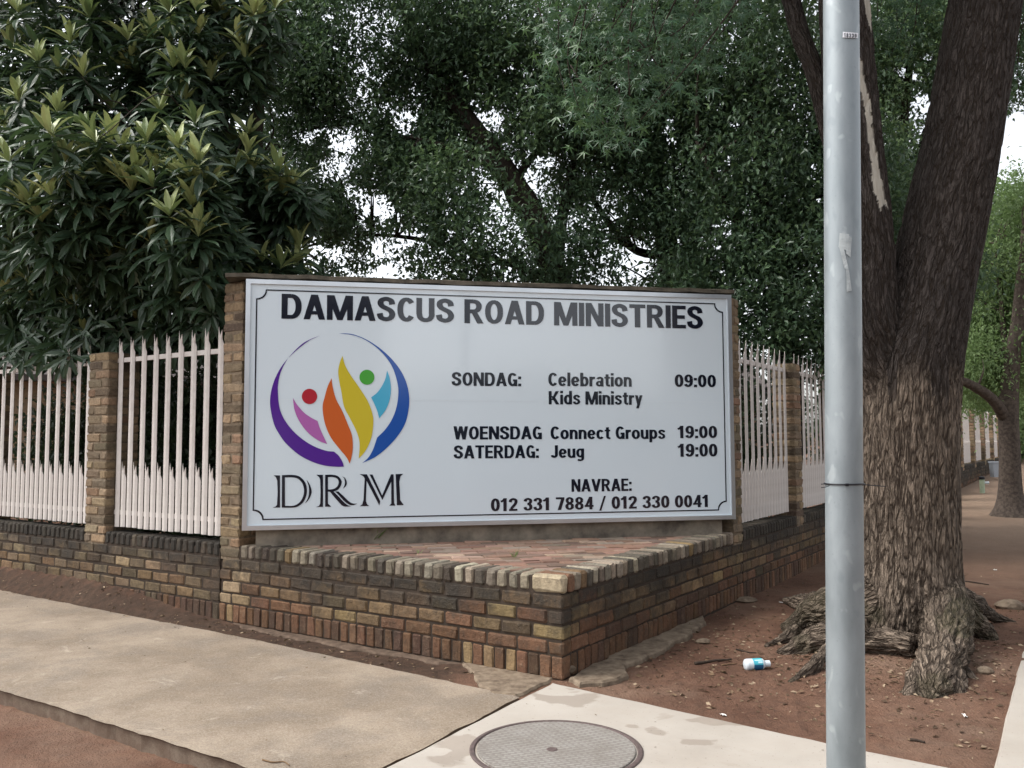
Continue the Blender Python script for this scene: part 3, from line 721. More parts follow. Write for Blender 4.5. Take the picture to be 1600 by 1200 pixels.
# border line with notched corners
def border(off):
    c = .075; i = off; W, H = SW, SH; P = []
    for (cx, cy, sx, sy, a0) in ((i, i, 1, 1, 0), (W-i, i, -1, 1, 1), (W-i, H-i, -1, -1, 2), (i, H-i, 1, -1, 3)):
        arc = [(cx+sx*c*math.cos(t), cy+sy*c*math.sin(t)) for t in np.linspace(0, math.pi/2, 7)]
        P += arc if a0 in (1, 3) else arc[::-1]
    return P
def border_mesh():
    a = border(.078); b = border(.088); n = len(a)
    V = [on_sign(*p, .0016) for p in a+b]; F = [[k, (k+1) % n, n+(k+1) % n, n+k] for k in range(n)]
    F = [f if np.dot(np.cross(V[f[1]]-V[f[0]], V[f[3]]-V[f[0]]), SNv) > 0 else f[::-1] for f in F]
    part('border_line', V, np.array(F), M['navy_vinyl'], sign)
border_mesh()
# lettering: a bold condensed grotesque drawn stroke by stroke (cap height 1)
SV, SHZ = .192, .158
def cat(P, k=7):
    P = np.array(P, float); Q = np.vstack([2*P[0]-P[1], P, 2*P[-1]-P[-2]]); o = []
    for i in range(1, len(Q)-2):
        for t in np.linspace(0, 1, k, endpoint=False):
            a, b, c, e = Q[i-1], Q[i], Q[i+1], Q[i+2]
            o.append(.5*((2*b)+(c-a)*t+(2*a-5*b+4*c-e)*t*t+(3*b-a-3*c+e)*t**3))
    return np.array(o+[P[-1]])
def strk(P, sv=SV, sh=SHZ, smooth=True):
    P = cat(P) if smooth else np.array(P, float); T = np.gradient(P, axis=0); T /= np.linalg.norm(T, axis=1)[:, None]
    N = np.stack([-T[:, 1], T[:, 0]], -1); w = np.hypot(sv*N[:, 0], sh*N[:, 1])[:, None]/2; A = P+N*w; B = P-N*w
    return [np.array([A[i], B[i], B[i+1], A[i+1]]) for i in range(len(P)-1)]
def rc(x0, y0, x1, y1): return [np.array([(x0, y0), (x1, y0), (x1, y1), (x0, y1)], float)]
def dg(b0, b1, t0, t1, y0=0, y1=1): return [np.array([(b0, y0), (b1, y0), (t1, y1), (t0, y1)], float)]
def ell(cx, cy, rx, ry, a0, a1, n=18, p=2.2):
    a = np.radians(np.linspace(a0, a1, n)); c, s_ = np.cos(a), np.sin(a)
    return np.stack([cx+rx*np.sign(c)*np.abs(c)**(2/p), cy+ry*np.sign(s_)*np.abs(s_)**(2/p)], -1)
def arc(cx, cy, rx, ry, a0, a1, **k): return strk(ell(cx, cy, rx, ry, a0, a1, 22), smooth=False, **k)
def glyph(c):
    v, h = SV, SHZ; xh = .735
    if c == 'I': return rc(0, 0, v, 1), v
    if c == 'D': return rc(0, 0, v, 1)+rc(v, 0, .30, h)+rc(v, 1-h, .30, 1)+arc(.30, .5, .24, .5-h/2, -90, 90), .645
    if c == 'A': return dg(0, .2, .235, .455)+dg(.49, .69, .235, .455)+rc(.16, .2, .53, .34), .69
    if c == 'M': return rc(0, 0, .185, 1)+rc(.655, 0, .84, 1)+dg(.335, .505, .0, .24)+dg(.335, .505, .60, .84), .84
    if c == 'N': return rc(0, 0, .19, 1)+rc(.46, 0, .65, 1)+dg(.44, .65, 0, .21), .65
    if c == 'S': return strk([(.49, .69), (.455, .84), (.30, .918), (.145, .86), (.105, .735), (.165, .61), (.30, .525), (.435, .435), (.495, .28), (.435, .14), (.29, .082), (.125, .15), (.08, .32)], .2, .165), .6
    if c == 'C': return arc(.31, .5, .207, .418, 38, 322), .585
    if c == 'G': return arc(.31, .5, .207, .418, 40, 345)+rc(.33, .36, .60, .51)+rc(.43, .0, .60, .40), .61
    if c == 'O': return arc(.32, .5, .217, .418, 0, 360), .64
    if c == 'U': return rc(0, .32, v, 1)+rc(.42, .32, .42+v, 1)+arc(.3125, .34, .21, .258, 180, 360), .625
    if c == 'R': return rc(0, 0, v, 1)+rc(v, .42, .30, .42+h)+rc(v, 1-h, .30, 1)+arc(.30, .71, .2, .2075, -90, 90)+dg(.44, .66, .25, .45, 0, .44), .65
    if c == 'T': return rc(.195, 0, .4, 1)+rc(0, 1-h, .595, 1), .595
    if c == 'E': return rc(0, 0, v, 1)+rc(v, 0, .52, h)+rc(v, .42, .48, .42+h)+rc(v, 1-h, .52, 1), .52
    if c == 'W': return dg(.16, .37, 0, .2)+dg(.16, .35, .36, .55)+dg(.56, .75, .36, .55)+dg(.55, .76, .71, .91), .91
    if c == 'V': return dg(.235, .455, 0, .205)+dg(.235, .455, .485, .69), .69
    if c == 'K': return rc(0, 0, v, 1)+dg(.47, .70, .16, .37, 0, .62)+dg(.17, .32, .45, .68, .33, 1), .70
    if c == 'J': return rc(.22, .28, .42, 1)+arc(.17, .30, .15, .218, 200, 360), .42
    if c == 'l': return rc(0, 0, .19, 1.03), .19
    if c == 'i': return rc(0, 0, .19, xh)+rc(0, .85, .19, 1.03), .19
    if c == 'e': return arc(.265, xh/2, .17, xh/2-.07, 0, 325, sv=.19, sh=.14)+rc(.09, .30, .44, .42), .53
    if c == 'o': return arc(.275, xh/2, .18, xh/2-.07, 0, 360, sv=.19, sh=.145), .55
    if c == 'c': return arc(.265, xh/2, .17, xh/2-.07, 40, 320, sv=.19, sh=.145), .50
    if c == 'b': return rc(0, 0, .19, 1.03)+arc(.27, xh/2, .17, xh/2-.07, 0, 360, sv=.19, sh=.145), .535
    if c == 'd': return rc(.345, 0, .535, 1.03)+arc(.265, xh/2, .17, xh/2-.07, 0, 360, sv=.19, sh=.145), .535
    if c == 'p': return rc(0, -.27, .19, xh)+arc(.27, xh/2, .17, xh/2-.07, 0, 360, sv=.19, sh=.145), .535
    if c == 'r': return rc(0, 0, .19, xh)+strk([(.10, .44), (.16, .58), (.25, .645), (.36, .635)], .17, .17), .36
    if c == 't': return rc(.09, .2, .28, .93)+rc(0, xh-.13, .37, xh)+strk([(.185, .25), (.20, .13), (.27, .075), (.37, .08)], .18, .145), .37
    if c == 'n': return rc(0, 0, .19, xh)+rc(.335, 0, .525, .45)+arc(.265, .43, .165, .235, 0, 180, sv=.19, sh=.15), .525
    if c == 'u': return rc(.335, 0, .525, xh)+rc(0, .28, .19, xh)+arc(.26, .30, .165, .235, 180, 360, sv=.19, sh=.15), .525
    if c == 's': return strk([(.41, .53), (.37, .63), (.255, .67), (.14, .63), (.11, .53), (.17, .44), (.26, .385), (.36, .32), (.40, .21), (.355, .11), (.24, .065), (.125, .11), (.085, .22)], .175, .135), .49
    if c == 'a': return rc(.32, 0, .50, .5)+arc(.27, .49, .15, .178, 0, 160, sv=.18, sh=.14)+arc(.225, .21, .135, .15, 0, 360, sv=.17, sh=.125), .50
    if c == 'g': return rc(.345, -.05, .535, xh)+arc(.265, .385, .17, .285, 0, 360, sv=.19, sh=.14)+strk([(.44, .0), (.41, -.13), (.28, -.195), (.10, -.165)], .18, .14), .535
    if c == 'y': return dg(.155, .34, 0, .195, 0, xh)+dg(.07, .26, .325, .52, -.27, xh), .52
    if c == '0': return arc(.27, .5, .17, .42, 0, 360), .54
    if c == '1': return rc(.15, 0, .35, 1)+strk([(.0, .74), (.12, .80), (.21, .93)], .15, .15), .42
    if c == '2': return strk([(.09, .68), (.12, .84), (.27, .918), (.41, .85), (.43, .68), (.36, .50), (.22, .30), (.14, .15)], .19, .165)+rc(.02, 0, .52, h), .54
    if c == '3': return strk([(.09, .72), (.14, .86), (.27, .918), (.40, .85), (.425, .71), (.36, .58), (.24, .525)], .19, .15)+strk([(.24, .525), (.38, .46), (.435, .29), (.40, .14), (.26, .082), (.13, .13), (.08, .28)], .19, .15), .54
    if c == '4': return rc(.30, 0, .49, 1)+rc(0, .2, .56, .35)+dg(.0, .16, .29, .46, .2, 1), .56
    if c == '7': return rc(0, 1-h, .52, 1)+dg(.11, .315, .315, .52, 0, 1-h), .52
    if c == '8': return arc(.27, .735, .155, .19, 0, 360, sv=.18, sh=.14)+arc(.27, .27, .172, .20, 0, 360, sv=.19, sh=.145), .54
    if c == '9': return arc(.265, .675, .165, .25, 0, 360, sv=.19, sh=.15)+strk([(.435, .66), (.435, .40), (.38, .19), (.25, .082), (.12, .12), (.085, .24)], .19, .15), .54
    if c == ':': return rc(0, 0, .19, .2)+rc(0, .53, .19, .73), .19
    if c == '/': return dg(0, .13, .30, .43, -.12, 1.05), .43
    return [], .24
def text_mesh(s, sp=.055):
    """quads in the plane and the small lift of each (later strokes lie just above earlier ones)"""
    Q = []; x = 0; L = []
    for c in s:
        q, w = glyph(c)
        for k, p in enumerate(q): Q.append(p+np.array([x, 0])); L.append(k % 24)
        x += w+sp
    return np.array(Q), np.array(L)
def line(name, s, x0, x1, yt, yb, yt1=None, yb1=None):
    """caps height from yt to yb at the left end, yt1 to yb1 at the right end (survey pixels)"""
    Q, L = text_mesh(s); yt1 = yt if yt1 is None else yt1; yb1 = yb if yb1 is None else yb1
    a = uv(x0, yb); b = uv(x1, yb1); ta = uv(x0, yt); tb = uv(x1, yt1)
    v0 = (a[1]+b[1])/2; h = ((ta[1]-a[1])+(tb[1]-b[1]))/2
    mn, mx = Q[..., 0].min(), Q[..., 0].max()
    U = a[0]+(b[0]-a[0])*(Q[..., 0]-mn)/(mx-mn); Vv = v0 + Q[..., 1]*h
    W = SO + U[..., None]*SDv + Vv[..., None]*Zv + SNv*(.0010+.00006*L[:, None, None])
    F = np.arange(len(Q)*4).reshape(-1, 4)
    c = np.einsum('ij,j->i', np.cross(W[:, 1]-W[:, 0], W[:, 2]-W[:, 0]), SNv) < 0
    F[c] = F[c][:, ::-1]
    k = 0
    for w in s.split():                     # every word is a piece of its own
        m = sum(len(glyph(ch)[0]) for ch in w)
        part(name, W[k:k+m].reshape(-1, 3), F[k:k+m]-4*k, M['navy_vinyl'], sign); k += m
line('headline_lettering', 'DAMASCUS ROAD MINISTRIES', 440, 1098.5, 457.5, 497.8, 480, 514)
line('lettering', 'SONDAG:', 705.7, 814.5, 582, 603); line('lettering', 'Celebration', 857, 987.2, 583, 603.5); line('lettering', 'Kids Ministry', 857.6, 1004.2, 611.5, 632); line('lettering', '09:00', 1054.5, 1118.8, 585, 604.6)
line('lettering', 'WOENSDAG', 708.6, 846.8, 666, 686.5); line('lettering', 'Connect Groups', 860.4, 1039.6, 666, 685.8); line('lettering', '19:00', 1058.3, 1120.6, 665, 684.3)
line('lettering', 'SATERDAG:', 708.8, 842, 695.7, 716); line('lettering', 'Jeug', 860.5, 912.8, 695.5, 715.2); line('lettering', '19:00', 1058.7, 1121, 693, 713.2)
line('lettering', 'NAVRAE:', 893, 987, 748, 767.5); line('lettering', '012 331 7884 / 012 330 0041', 767, 1106, 778.5, 798.8, 773, 792)
M['paper_line'] = m_simple('pale_sheet_edge', (.72, .78, .82), .2, .5)
# fine joints between the sheets of the panel
mb = MB(); vj = uv(700, 626)[1]; mb.box(on_sign(.04, vj, .0004), SDv*(SW-.08), SNv*.0005, Zv*.0022); mb.make('sheet_joint', M['paper_line'], sign)

# ------------------------------------------------------------------ galvanised pole with tie and stickers
PD = 2.95; pa = at(1321.7, 1200, PD); pb = at(1314, 0, PD); pdir = (pb-pa)/(pb-pa)[2]
pole = empty('metal_pole', 'galvanised steel pole standing in the foreground in front of the tree', 'pole', tuple(pa-pdir*pa[2]))
PR = 57/2/FPX*PD*.995
p0 = pa - pdir*(pa[2]+.1)
mb = MB(); hts = np.linspace(0, 5.2, 40); mb.tube([p0+pdir*h for h in hts], [PR-.0006*h for h in hts], 28); mb.make('pole', M['galv'], pole, smooth=True)
def on_pole(px, py, off=.0):
    """surface point of the pole seen at a survey pixel"""
    d = ray(px, py); o = np.array([0, 0, CAM_Z])
    ax = pdir/np.linalg.norm(pdir); w = o-p0; dd = d-ax*(d@ax); ww = w-ax*(w@ax); r = PR-.0006*(w@ax+3)*0 - .0012 + off
    A = dd@dd; B = 2*dd@ww; C = ww@ww-r*r; q = B*B-4*A*C
    t = (-B-math.sqrt(max(q, 0)))/(2*A); return o+d*t
def pole_patch(name, px, mat, off):
    n = len(px); c = on_pole(sum(p[0] for p in px)/n, sum(p[1] for p in px)/n, off)
    G = []
    m = 7
    xs = [p[0] for p in px]; ys = [p[1] for p in px]
    for j in range(m+1):
        for i in range(m+1):
            u, v = i/m, j/m
            top = np.array(px[0])*(1-u)+np.array(px[1])*u; bot = np.array(px[3])*(1-u)+np.array(px[2])*u
            q = top*(1-v)+bot*v; G.append(on_pole(q[0], q[1], off))
    F = [[j*(m+1)+i, (j+1)*(m+1)+i, (j+1)*(m+1)+i+1, j*(m+1)+i+1] for j in range(m) for i in range(m)]
    return part(name, G, np.array(F), mat, pole)
M['paper'] = m_simple('white_sticker', (.75, .76, .80), .6, .3)
st = pole_patch('number_sticker', [(1317, 49.5), (1341.0, 51.5), (1340.4, 59.5), (1316.5, 58.5)], M['paper'], .003)
def pole_text(s, x0, x1, y0, y1):
    Q, L = text_mesh(s, .2); mx = Q[..., 0].max()
    W = [on_pole(x0+(x1-x0)*q[0]/mx, y1+(y0-y1)*q[1]+1.2*q[0]/mx, .0042+.00004*l) for p, l in zip(Q, L) for q in p]
    part('number_lettering', W, np.arange(len(W)).reshape(-1, 4), M['navy_vinyl'], st)
pole_text('18339', 1318.8, 1338.6, 51.6, 57.8)
M['glue'] = m_simple('torn_sticker_residue', (.40, .435, .44), .6, .3, nz=(40, (.29, .32, .33), .3))
rs = [[(1312, 364), (1327, 366), (1324, 392), (1310, 386)], [(1311, 386), (1319, 390), (1326, 420), (1320, 420)], [(1324, 366), (1331, 372), (1329, 402), (1322, 396)], [(1322, 419), (1326, 419), (1331, 454), (1323, 456)]]
for i, q in enumerate(rs): pole_patch('torn_sticker', q, M['glue'], .0026+.0006*i)
tie = empty('cable_tie', 'black cable tie with loose tails round the galvanised pole', 'cable tie', tuple(on_pole(1322, 757)))
mb = MB(); cz = on_pole(1322, 757)[2]; ctr = p0 + pdir*(cz-p0[2]); aa = np.linspace(0, 2*np.pi, 40)
mb.tube([ctr + (PR+.001)*np.array([math.cos(a), math.sin(a), 0.01*math.cos(a)]) for a in aa], .0030, 6, False)
mb.make('band', M['plastic_black'], tie, smooth=True)
mb = MB(); q = on_pole(1323.5, 757.5, .004); mb.box(q-np.array([.0045, .004, .004]), [.009, 0, 0], [0, .008, 0], [0, 0, .0085]); mb.make('head', M['plastic_black'], tie)
for (pts, rr) in (([(1335, 758), (1352, 757.5), (1368, 758.8), (1384, 760)], .0018), ([(1296, 757), (1290, 756), (1283, 756.5)], .0016), ([(1296, 759), (1290, 761), (1283, 762)], .0013)):
    mb = MB(); mb.tube([at(x, y, PD-PR+.02) for x, y in pts], rr, 6); mb.make('tail', M['plastic_black'], tie)

# ------------------------------------------------------------------ manhole cover
mc = np.array([.20, 4.131, 0.004]); mr = .405
man = empty('manhole_cover', 'round chequered manhole cover in a rusty rim set in the pale slab', 'manhole cover', tuple(mc))
M['iron_rim'] = m_simple('rusty_iron_rim', (.13, .095, .09), .7, .4, .3, nz=(30, (.08, .06, .055), .3))
def m_cover():
    t = NT('chequered_cover'); co = t.coord(); mp = t.n('ShaderNodeMapping'); mp.inputs['Rotation'].default_value = (0, 0, .3); mp.inputs['Scale'].default_value = (1, 1, 1); t.l(co, mp.inputs[0])
    b = t.n('ShaderNodeTexBrick'); b.inputs['Scale'].default_value = 11; b.inputs['Mortar Size'].default_value = .07; b.inputs['Color1'].default_value = (1, 1, 1, 1); b.inputs['Color2'].default_value = (.85, .85, .85, 1); b.inputs['Mortar'].default_value = (0, 0, 0, 1)
    t.l(mp.outputs[0], b.inputs['Vector']); n = t.noise(co, 7, 5, .6); n2 = t.noise(co, 60, 3, .6)
    c = t.mix(t.maprange(n, .35, .65), (.30, .285, .265), (.22, .20, .18)); c = t.mix(t.maprange(b.outputs[0], 0, 1, .6, 0), c, (.15, .13, .11)); c = t.mix(t.maprange(n2, .55, .75, 0, .4), c, (.40, .37, .33))
    return t.done(c, .75, t.bump(b.outputs[0], .5, .004), .3, .1)
mb = MB(); mb.lathe([(mr, 0), (mr, .008), (mr-.006, .011), (mr-.02, .011), (mr-.026, .004), (mr-.026, 0)], mc-np.array([0, 0, .003]), (0, 0, 1), 64); mb.make('rim', M['iron_rim'], man)
mb = MB(); mb.lathe([(mr-.034, 0), (mr-.034, .010), (mr-.038, .0125)], mc-np.array([0, 0, .003]), (0, 0, 1), 64); mb.make('lid', m_cover(), man)
mb = MB(); mb.lathe([(.026, .0), (.026, .0125), (.018, .0145), (.016, .0128)], mc+np.array([-.02, -.03, -.001]), (0, 0, 1), 20); mb.make('lifting_eye', M['iron_rim'], man)

# ------------------------------------------------------------------ trees: skeletons, bark, leaves
def smooth_path(P, k=6):
    P = np.array(P, float); o = cat(P, k); return o
def skeleton_mesh(limbs, voxel, amp, fr, lump=0.0, smooth_it=4):
    """limbs: list of (points, radii). One closed skin round all of them, furrowed afterwards."""
    mb = MB(); seg = []
    for P, r in limbs:
        PR4 = smooth_path(np.c_[np.array(P, float), r]); Q, q = PR4[:, :3], np.maximum(PR4[:, 3], .004)
        mb.tube(Q, q, 20); s0 = 0
        for i in range(len(Q)-1):
            L = np.linalg.norm(Q[i+1]-Q[i]); seg.append((Q[i], Q[i+1], q[i], q[i+1], s0, L)); s0 += L
    V = np.concatenate(mb.V); by = {}
    for f in mb.F: by.setdefault(f.shape[1], []).append(f)
    me = new_mesh('skel', V, [np.concatenate(v) for v in by.values()])
    ob = bpy.data.objects.new('skel', me); COL.objects.link(ob)
    m = ob.modifiers.new('r', 'REMESH'); m.mode = 'VOXEL'; m.voxel_size = voxel
    if smooth_it:
        m2 = ob.modifiers.new('s', 'SMOOTH'); m2.iterations = smooth_it; m2.factor = .5
    bpy.context.view_layer.update()
    me2 = bpy.data.meshes.new_from_object(ob.evaluated_get(bpy.context.evaluated_depsgraph_get()))
    bpy.data.objects.remove(ob); bpy.data.meshes.remove(me)
    n = len(me2.vertices); co = np.empty(n*3); me2.vertices.foreach_get('co', co); co = co.reshape(-1, 3)
    no = np.empty(n*3); me2.vertices.foreach_get('normal', no); no = no.reshape(-1, 3)
    best = np.full(n, 1e9); vec = np.zeros((n, 3)); rad = np.zeros(n)
    for a, b, ra, rb, s0, L in seg:
        d = (b-a)/L; t = np.clip((co-a)@d, 0, L); pt = a+t[:, None]*d; w = co-pt; dist = np.linalg.norm(w, axis=1); rr = ra+(rb-ra)*t/L
        k = dist/np.maximum(rr, .01); sel = k < best; best = np.where(sel, k, best)
        ref = np.array([1., 0, 0]) if abs(d[2]) > .5 else np.array([0, 0, 1.])
        e1 = ref-d*(ref@d); e1 /= np.linalg.norm(e1); e2 = np.cross(d, e1)
        u = np.stack([w@e1, w@e2], -1)
        nv = np.c_[u*np.clip(1.0, 0, 9), (s0+(co-a)@d)*.19]
        vec[sel] = nv[sel]; rad[sel] = rr[sel]
    nz = fbm(vec*fr, 2); ridge = 1-np.clip(np.abs(nz)/.16, 0, 1)          # narrow furrows
    dsp = -amp*ridge + amp*.9*fbm(vec*fr*.45+9, 3)
    if lump:
        low = 1-sstep(co[:, 2], .15, .6); dsp = dsp*(1+low*.8) + low*lump*fbm(co*9, 4)
    dsp = dsp*np.clip(rad/.12, .25, 1)
    co = co + no*dsp[:, None]
    me2.vertices.foreach_set('co', co.ravel().astype(np.float32))
    me2.polygons.foreach_set('use_smooth', np.ones(len(me2.polygons), bool)); me2.update()
    a = me2.attributes.new('bark', 'FLOAT_VECTOR', 'POINT'); a.data.foreach_set('vector', vec.ravel().astype(np.float32))
    return me2, co, no
def set_attr(me, k, v):
    a = me.attributes.new(k, 'FLOAT', 'POINT'); a.data.foreach_set('value', np.asarray(v, np.float32))
def offset_mesh(me, o):
    co = np.empty(len(me.vertices)*3, np.float32); me.vertices.foreach_get('co', co); co = co.reshape(-1, 3)-np.asarray(o, np.float32); me.vertices.foreach_set('co', co.ravel()); me.update()
def limb_mesh(mb, P, r, seg=8): 
    Q = smooth_path(np.c_[np.array(P, float), r], 5); j = fbm(Q[:, :3]*1.7, 2)[:, None]*.06*np.array([1, .7, .4]); mb.tube(Q[:, :3]+j*np.linspace(0, 1, len(Q))[:, None], np.maximum(Q[:, 3], .003), seg)
def nrm(v): return v/np.maximum(np.linalg.norm(v, axis=-1, keepdims=True), 1e-9)
T_DIA = (np.array([(0, 0, 0), (.42, .24, .05), (1, 0, -.10), (.42, -.24, .05)]), np.array([[0, 1, 2], [0, 2, 3]]))     # tip, side, up
def _ov():
    V = [(0, 0, 0)]; F = []
    for t, w, z in ((.28, .085, .02), (.60, .118, .0), (.86, .062, -.06)): V += [(t, w, z+.035), (t, 0, z), (t, -w, z+.035)]
    V.append((1.0, 0, -.13)); F += [[0, 2, 1], [0, 3, 2]]
    for k in (1, 4): F += [[k, k+1, k+4], [k, k+4, k+3], [k+1, k+2, k+5], [k+1, k+5, k+4]]
    F += [[7, 8, 10], [8, 9, 10]]
    return np.array(V), np.array(F)
T_OV = _ov()
def _star():
    V = [(0.28, 0, .04)]; n = 5; 
    for i in range(n):
        a = math.radians(-112+i*56); r = (.55, .68, .74, .68, .55)[i]
        V.append((.28+.17*math.cos(a-.47), .17*math.sin(a-.47), .02)); V.append((.28+r*math.cos(a), r*math.sin(a), -.15))
    V.append((.28+.17*math.cos(math.radians(112)+.47), .17*math.sin(math.radians(112)+.47), .02)); V.append((0, 0, 0))
    F = [[0, 1+i, 2+i] for i in range(10)]
    return np.array(V), np.array(F)
T_STAR = _star()
class Leaves:
    def __init__(s): s.V = []; s.F = []; s.t = []; s.n = 0
    def add(s, tpl, pos, tip, up, size, tint):
        V, F = tpl; N = len(pos); tip = nrm(tip); side = nrm(np.cross(up, tip)); up = np.cross(tip, side); size = np.broadcast_to(np.asarray(size, float), (N,))[:, None, None]
        W = pos[:, None] + size*(V[None, :, :1]*tip[:, None] + V[None, :, 1:2]*side[:, None] + V[None, :, 2:]*up[:, None])
        s.V.append(W.reshape(-1, 3)); s.F.append((F[None]+(np.arange(N)*len(V))[:, None, None]).reshape(-1, 3)+s.n); s.t.append(np.repeat(np.broadcast_to(tint, (N,)), len(V))); s.n += N*len(V)
    def make(s, name, mat, parent):
        return part(name, np.concatenate(s.V), np.concatenate(s.F), mat, parent, attrs={'tint': np.clip(np.concatenate(s.t), 0, 1)})
def rdir(n): return nrm(RNG.normal(size=(n, 3)))
# openings between the crowns where the sky shows (bearing of the opening, half widths, clear distance range)
GAPS = [(378, 192, 40, 24), (345, 205, 18, 14), (412, 165, 20, 12), (535, 222, 30, 20), (505, 205, 24, 12), (632, 190, 26, 26), (770, 185, 34, 22), (745, 180, 18, 12), (790, 255, 20, 10), (795, 298, 14, 8), (522, 262, 30, 26), (478, 215, 18, 16), (455, 330, 22, 16), (590, 322, 34, 26), (640, 370, 34, 14), (475, 385, 24, 26), (430, 400, 26, 18), (520, 395, 36, 12), (620, 425, 30, 10), (590, 390, 16, 20), (930, 320, 14, 16), (955, 335, 16, 14), (1000, 405, 30, 36), (985, 380, 14, 14), (1045, 185, 14, 8), (1150, 195, 20, 10), (1138, 250, 12, 18), (1175, 172, 9, 9), (1105, 150, 12, 8), (1220, 205, 10, 8), (1045, 200, 9, 18), (1010, 230, 7, 14), (1120, 350, 10, 8), (1200, 315, 12, 8), (1060, 375, 8, 12), (760, 285, 14, 12), (860, 250, 16, 14), (880, 195, 18, 10), (480, 95, 12, 9), (510, 25, 16, 8), (470, 20, 16, 10), (420, 105, 12, 8), (655, 75, 9, 8), (800, 105, 9, 9), (740, 160, 9, 9), (560, 300, 12, 10), (700, 330, 8, 10), (745, 265, 8, 12)]
GAPS += [(RNG.uniform(400, 1280), RNG.uniform(60, 440), RNG.uniform(5, 12), RNG.uniform(4, 10)) for _ in range(170)]
GAPS_R = [(1440, 160, 26, 22), (1425, 120, 18, 12), (1470, 260, 20, 20), (1410, 108, 22, 10), (1455, 165, 14, 16), (1590, 215, 40, 55), (1575, 250, 30, 26), (1450, 90, 10, 12), (1595, 20, 12, 14), (1585, 60, 12, 10), (1590, 310, 10, 8), (1555, 295, 8, 6)]
def open_sky(P, gaps, k=1.0):
    x, y = proj(P); w = fbm(P*1.6, 2); out = np.zeros(len(P), bool)
    for gx, gy, rx, ry in gaps:
        d = ((x-gx)/(rx*k))**2+((y-gy)/(ry*k))**2; out |= d < (1+1.3*w)
    return out
def fine_crown(lv, blobs, n_cl, per, size, sig, gaps=None, tpl=T_DIA, tint=(.1, .75), droop=.35, gk=1.05, keep=None):
    """leaf sprays scattered through ellipsoidal boughs; returns the spray centres"""
    vol = np.array([b[3]*b[4]*b[5]*(b[6] if len(b) > 6 else 1) for b in blobs]); pick_ = RNG.choice(len(blobs), n_cl, p=vol/vol.sum())
    B = np.array([b[:6] for b in blobs])[pick_]
    u = rdir(n_cl)*(RNG.random(n_cl)**.42)[:, None]; c = B[:, :3]+u*B[:, 3:6]
    c = c[fbm(c*.9+3, 3) > -.22]
    if gaps is not None: c = c[~open_sky(c, gaps, gk)]
    if keep is not None: c = c[keep(c)]
    n = len(c); base = RNG.random(n)*(tint[1]-tint[0])+tint[0]
    ax = nrm(rdir(n)+np.array([0, 0, -.2])); cc = np.repeat(c, per, 0); aa = np.repeat(ax, per, 0)
    t = RNG.normal(size=(len(cc), 1))
    p = cc + aa*t*sig*1.3 + RNG.normal(size=(len(cc), 3))*sig*.62
    if gaps is not None: ok = ~(open_sky(p, gaps, gk*.8) & (RNG.random(len(p)) < .80))
    else: ok = np.ones(len(p), bool)
    p = p[ok]; aa = aa[ok]; tn = np.repeat(base, per)[ok]
    tip = nrm(rdir(len(p))+aa*.5+np.array([0, 0, -droop])); up = nrm(rdir(len(p))*.8+np.array([0, -.15, 1.0]))
    lv.add(tpl, p, tip, up, size*(.65+.7*RNG.random(len(p))), tn+(RNG.random(len(p))-.5)*.35)
    return c
def twigs(mb, c, trunk_pts, n, r0=.022):
    """thin curved branches from the limbs out to spray centres"""
    if len(c) == 0: return
    T = np.array(trunk_pts)
    for q in c[RNG.choice(len(c), min(n, len(c)), replace=False)]:
        d = np.linalg.norm(T-q, axis=1)+np.maximum(0, T[:, 2]-q[2])*1.5; a = T[np.argmin(d)]
        m = (a+q)/2 + RNG.normal(size=3)*.12*np.linalg.norm(q-a) + np.array([0, 0, .12*np.linalg.norm(q-a)])
        limb_mesh(mb, [a, m, q], [r0*(.6+.8*RNG.random()), r0*.5, .004], 5)
def tree(name, label, base, limbs, blobs, n_cl, per, size, sig, lmat, bmat, group=None, gaps=None, tpl=T_DIA, tint=(.1, .75), ntw=60, gk=1.05, cat_='tree', r0=.022, keep=None, droop=.35):
    gk = gk*.9
    root = empty(name, label, cat_, tuple(base), group)
    lv = Leaves(); c = fine_crown(lv, blobs, n_cl, per, size, sig, gaps, tpl, tint, gk=gk, keep=keep, droop=droop)
    mb = MB(); pts = []
    for P, r in limbs: limb_mesh(mb, P, r); pts += list(smooth_path(P, 5))
    twigs(mb, c, pts, ntw, r0)
    mb.make('trunk' if cat_ == 'tree' else 'branches', bmat, root, smooth=True); lv.make('crown' if cat_ == 'tree' else 'foliage', lmat, root)
    return root
M['twig'] = m_simple('dark_twig_bark', (.03, .024, .02), .9, .1, nz=(25, (.055, .045, .036), .5))

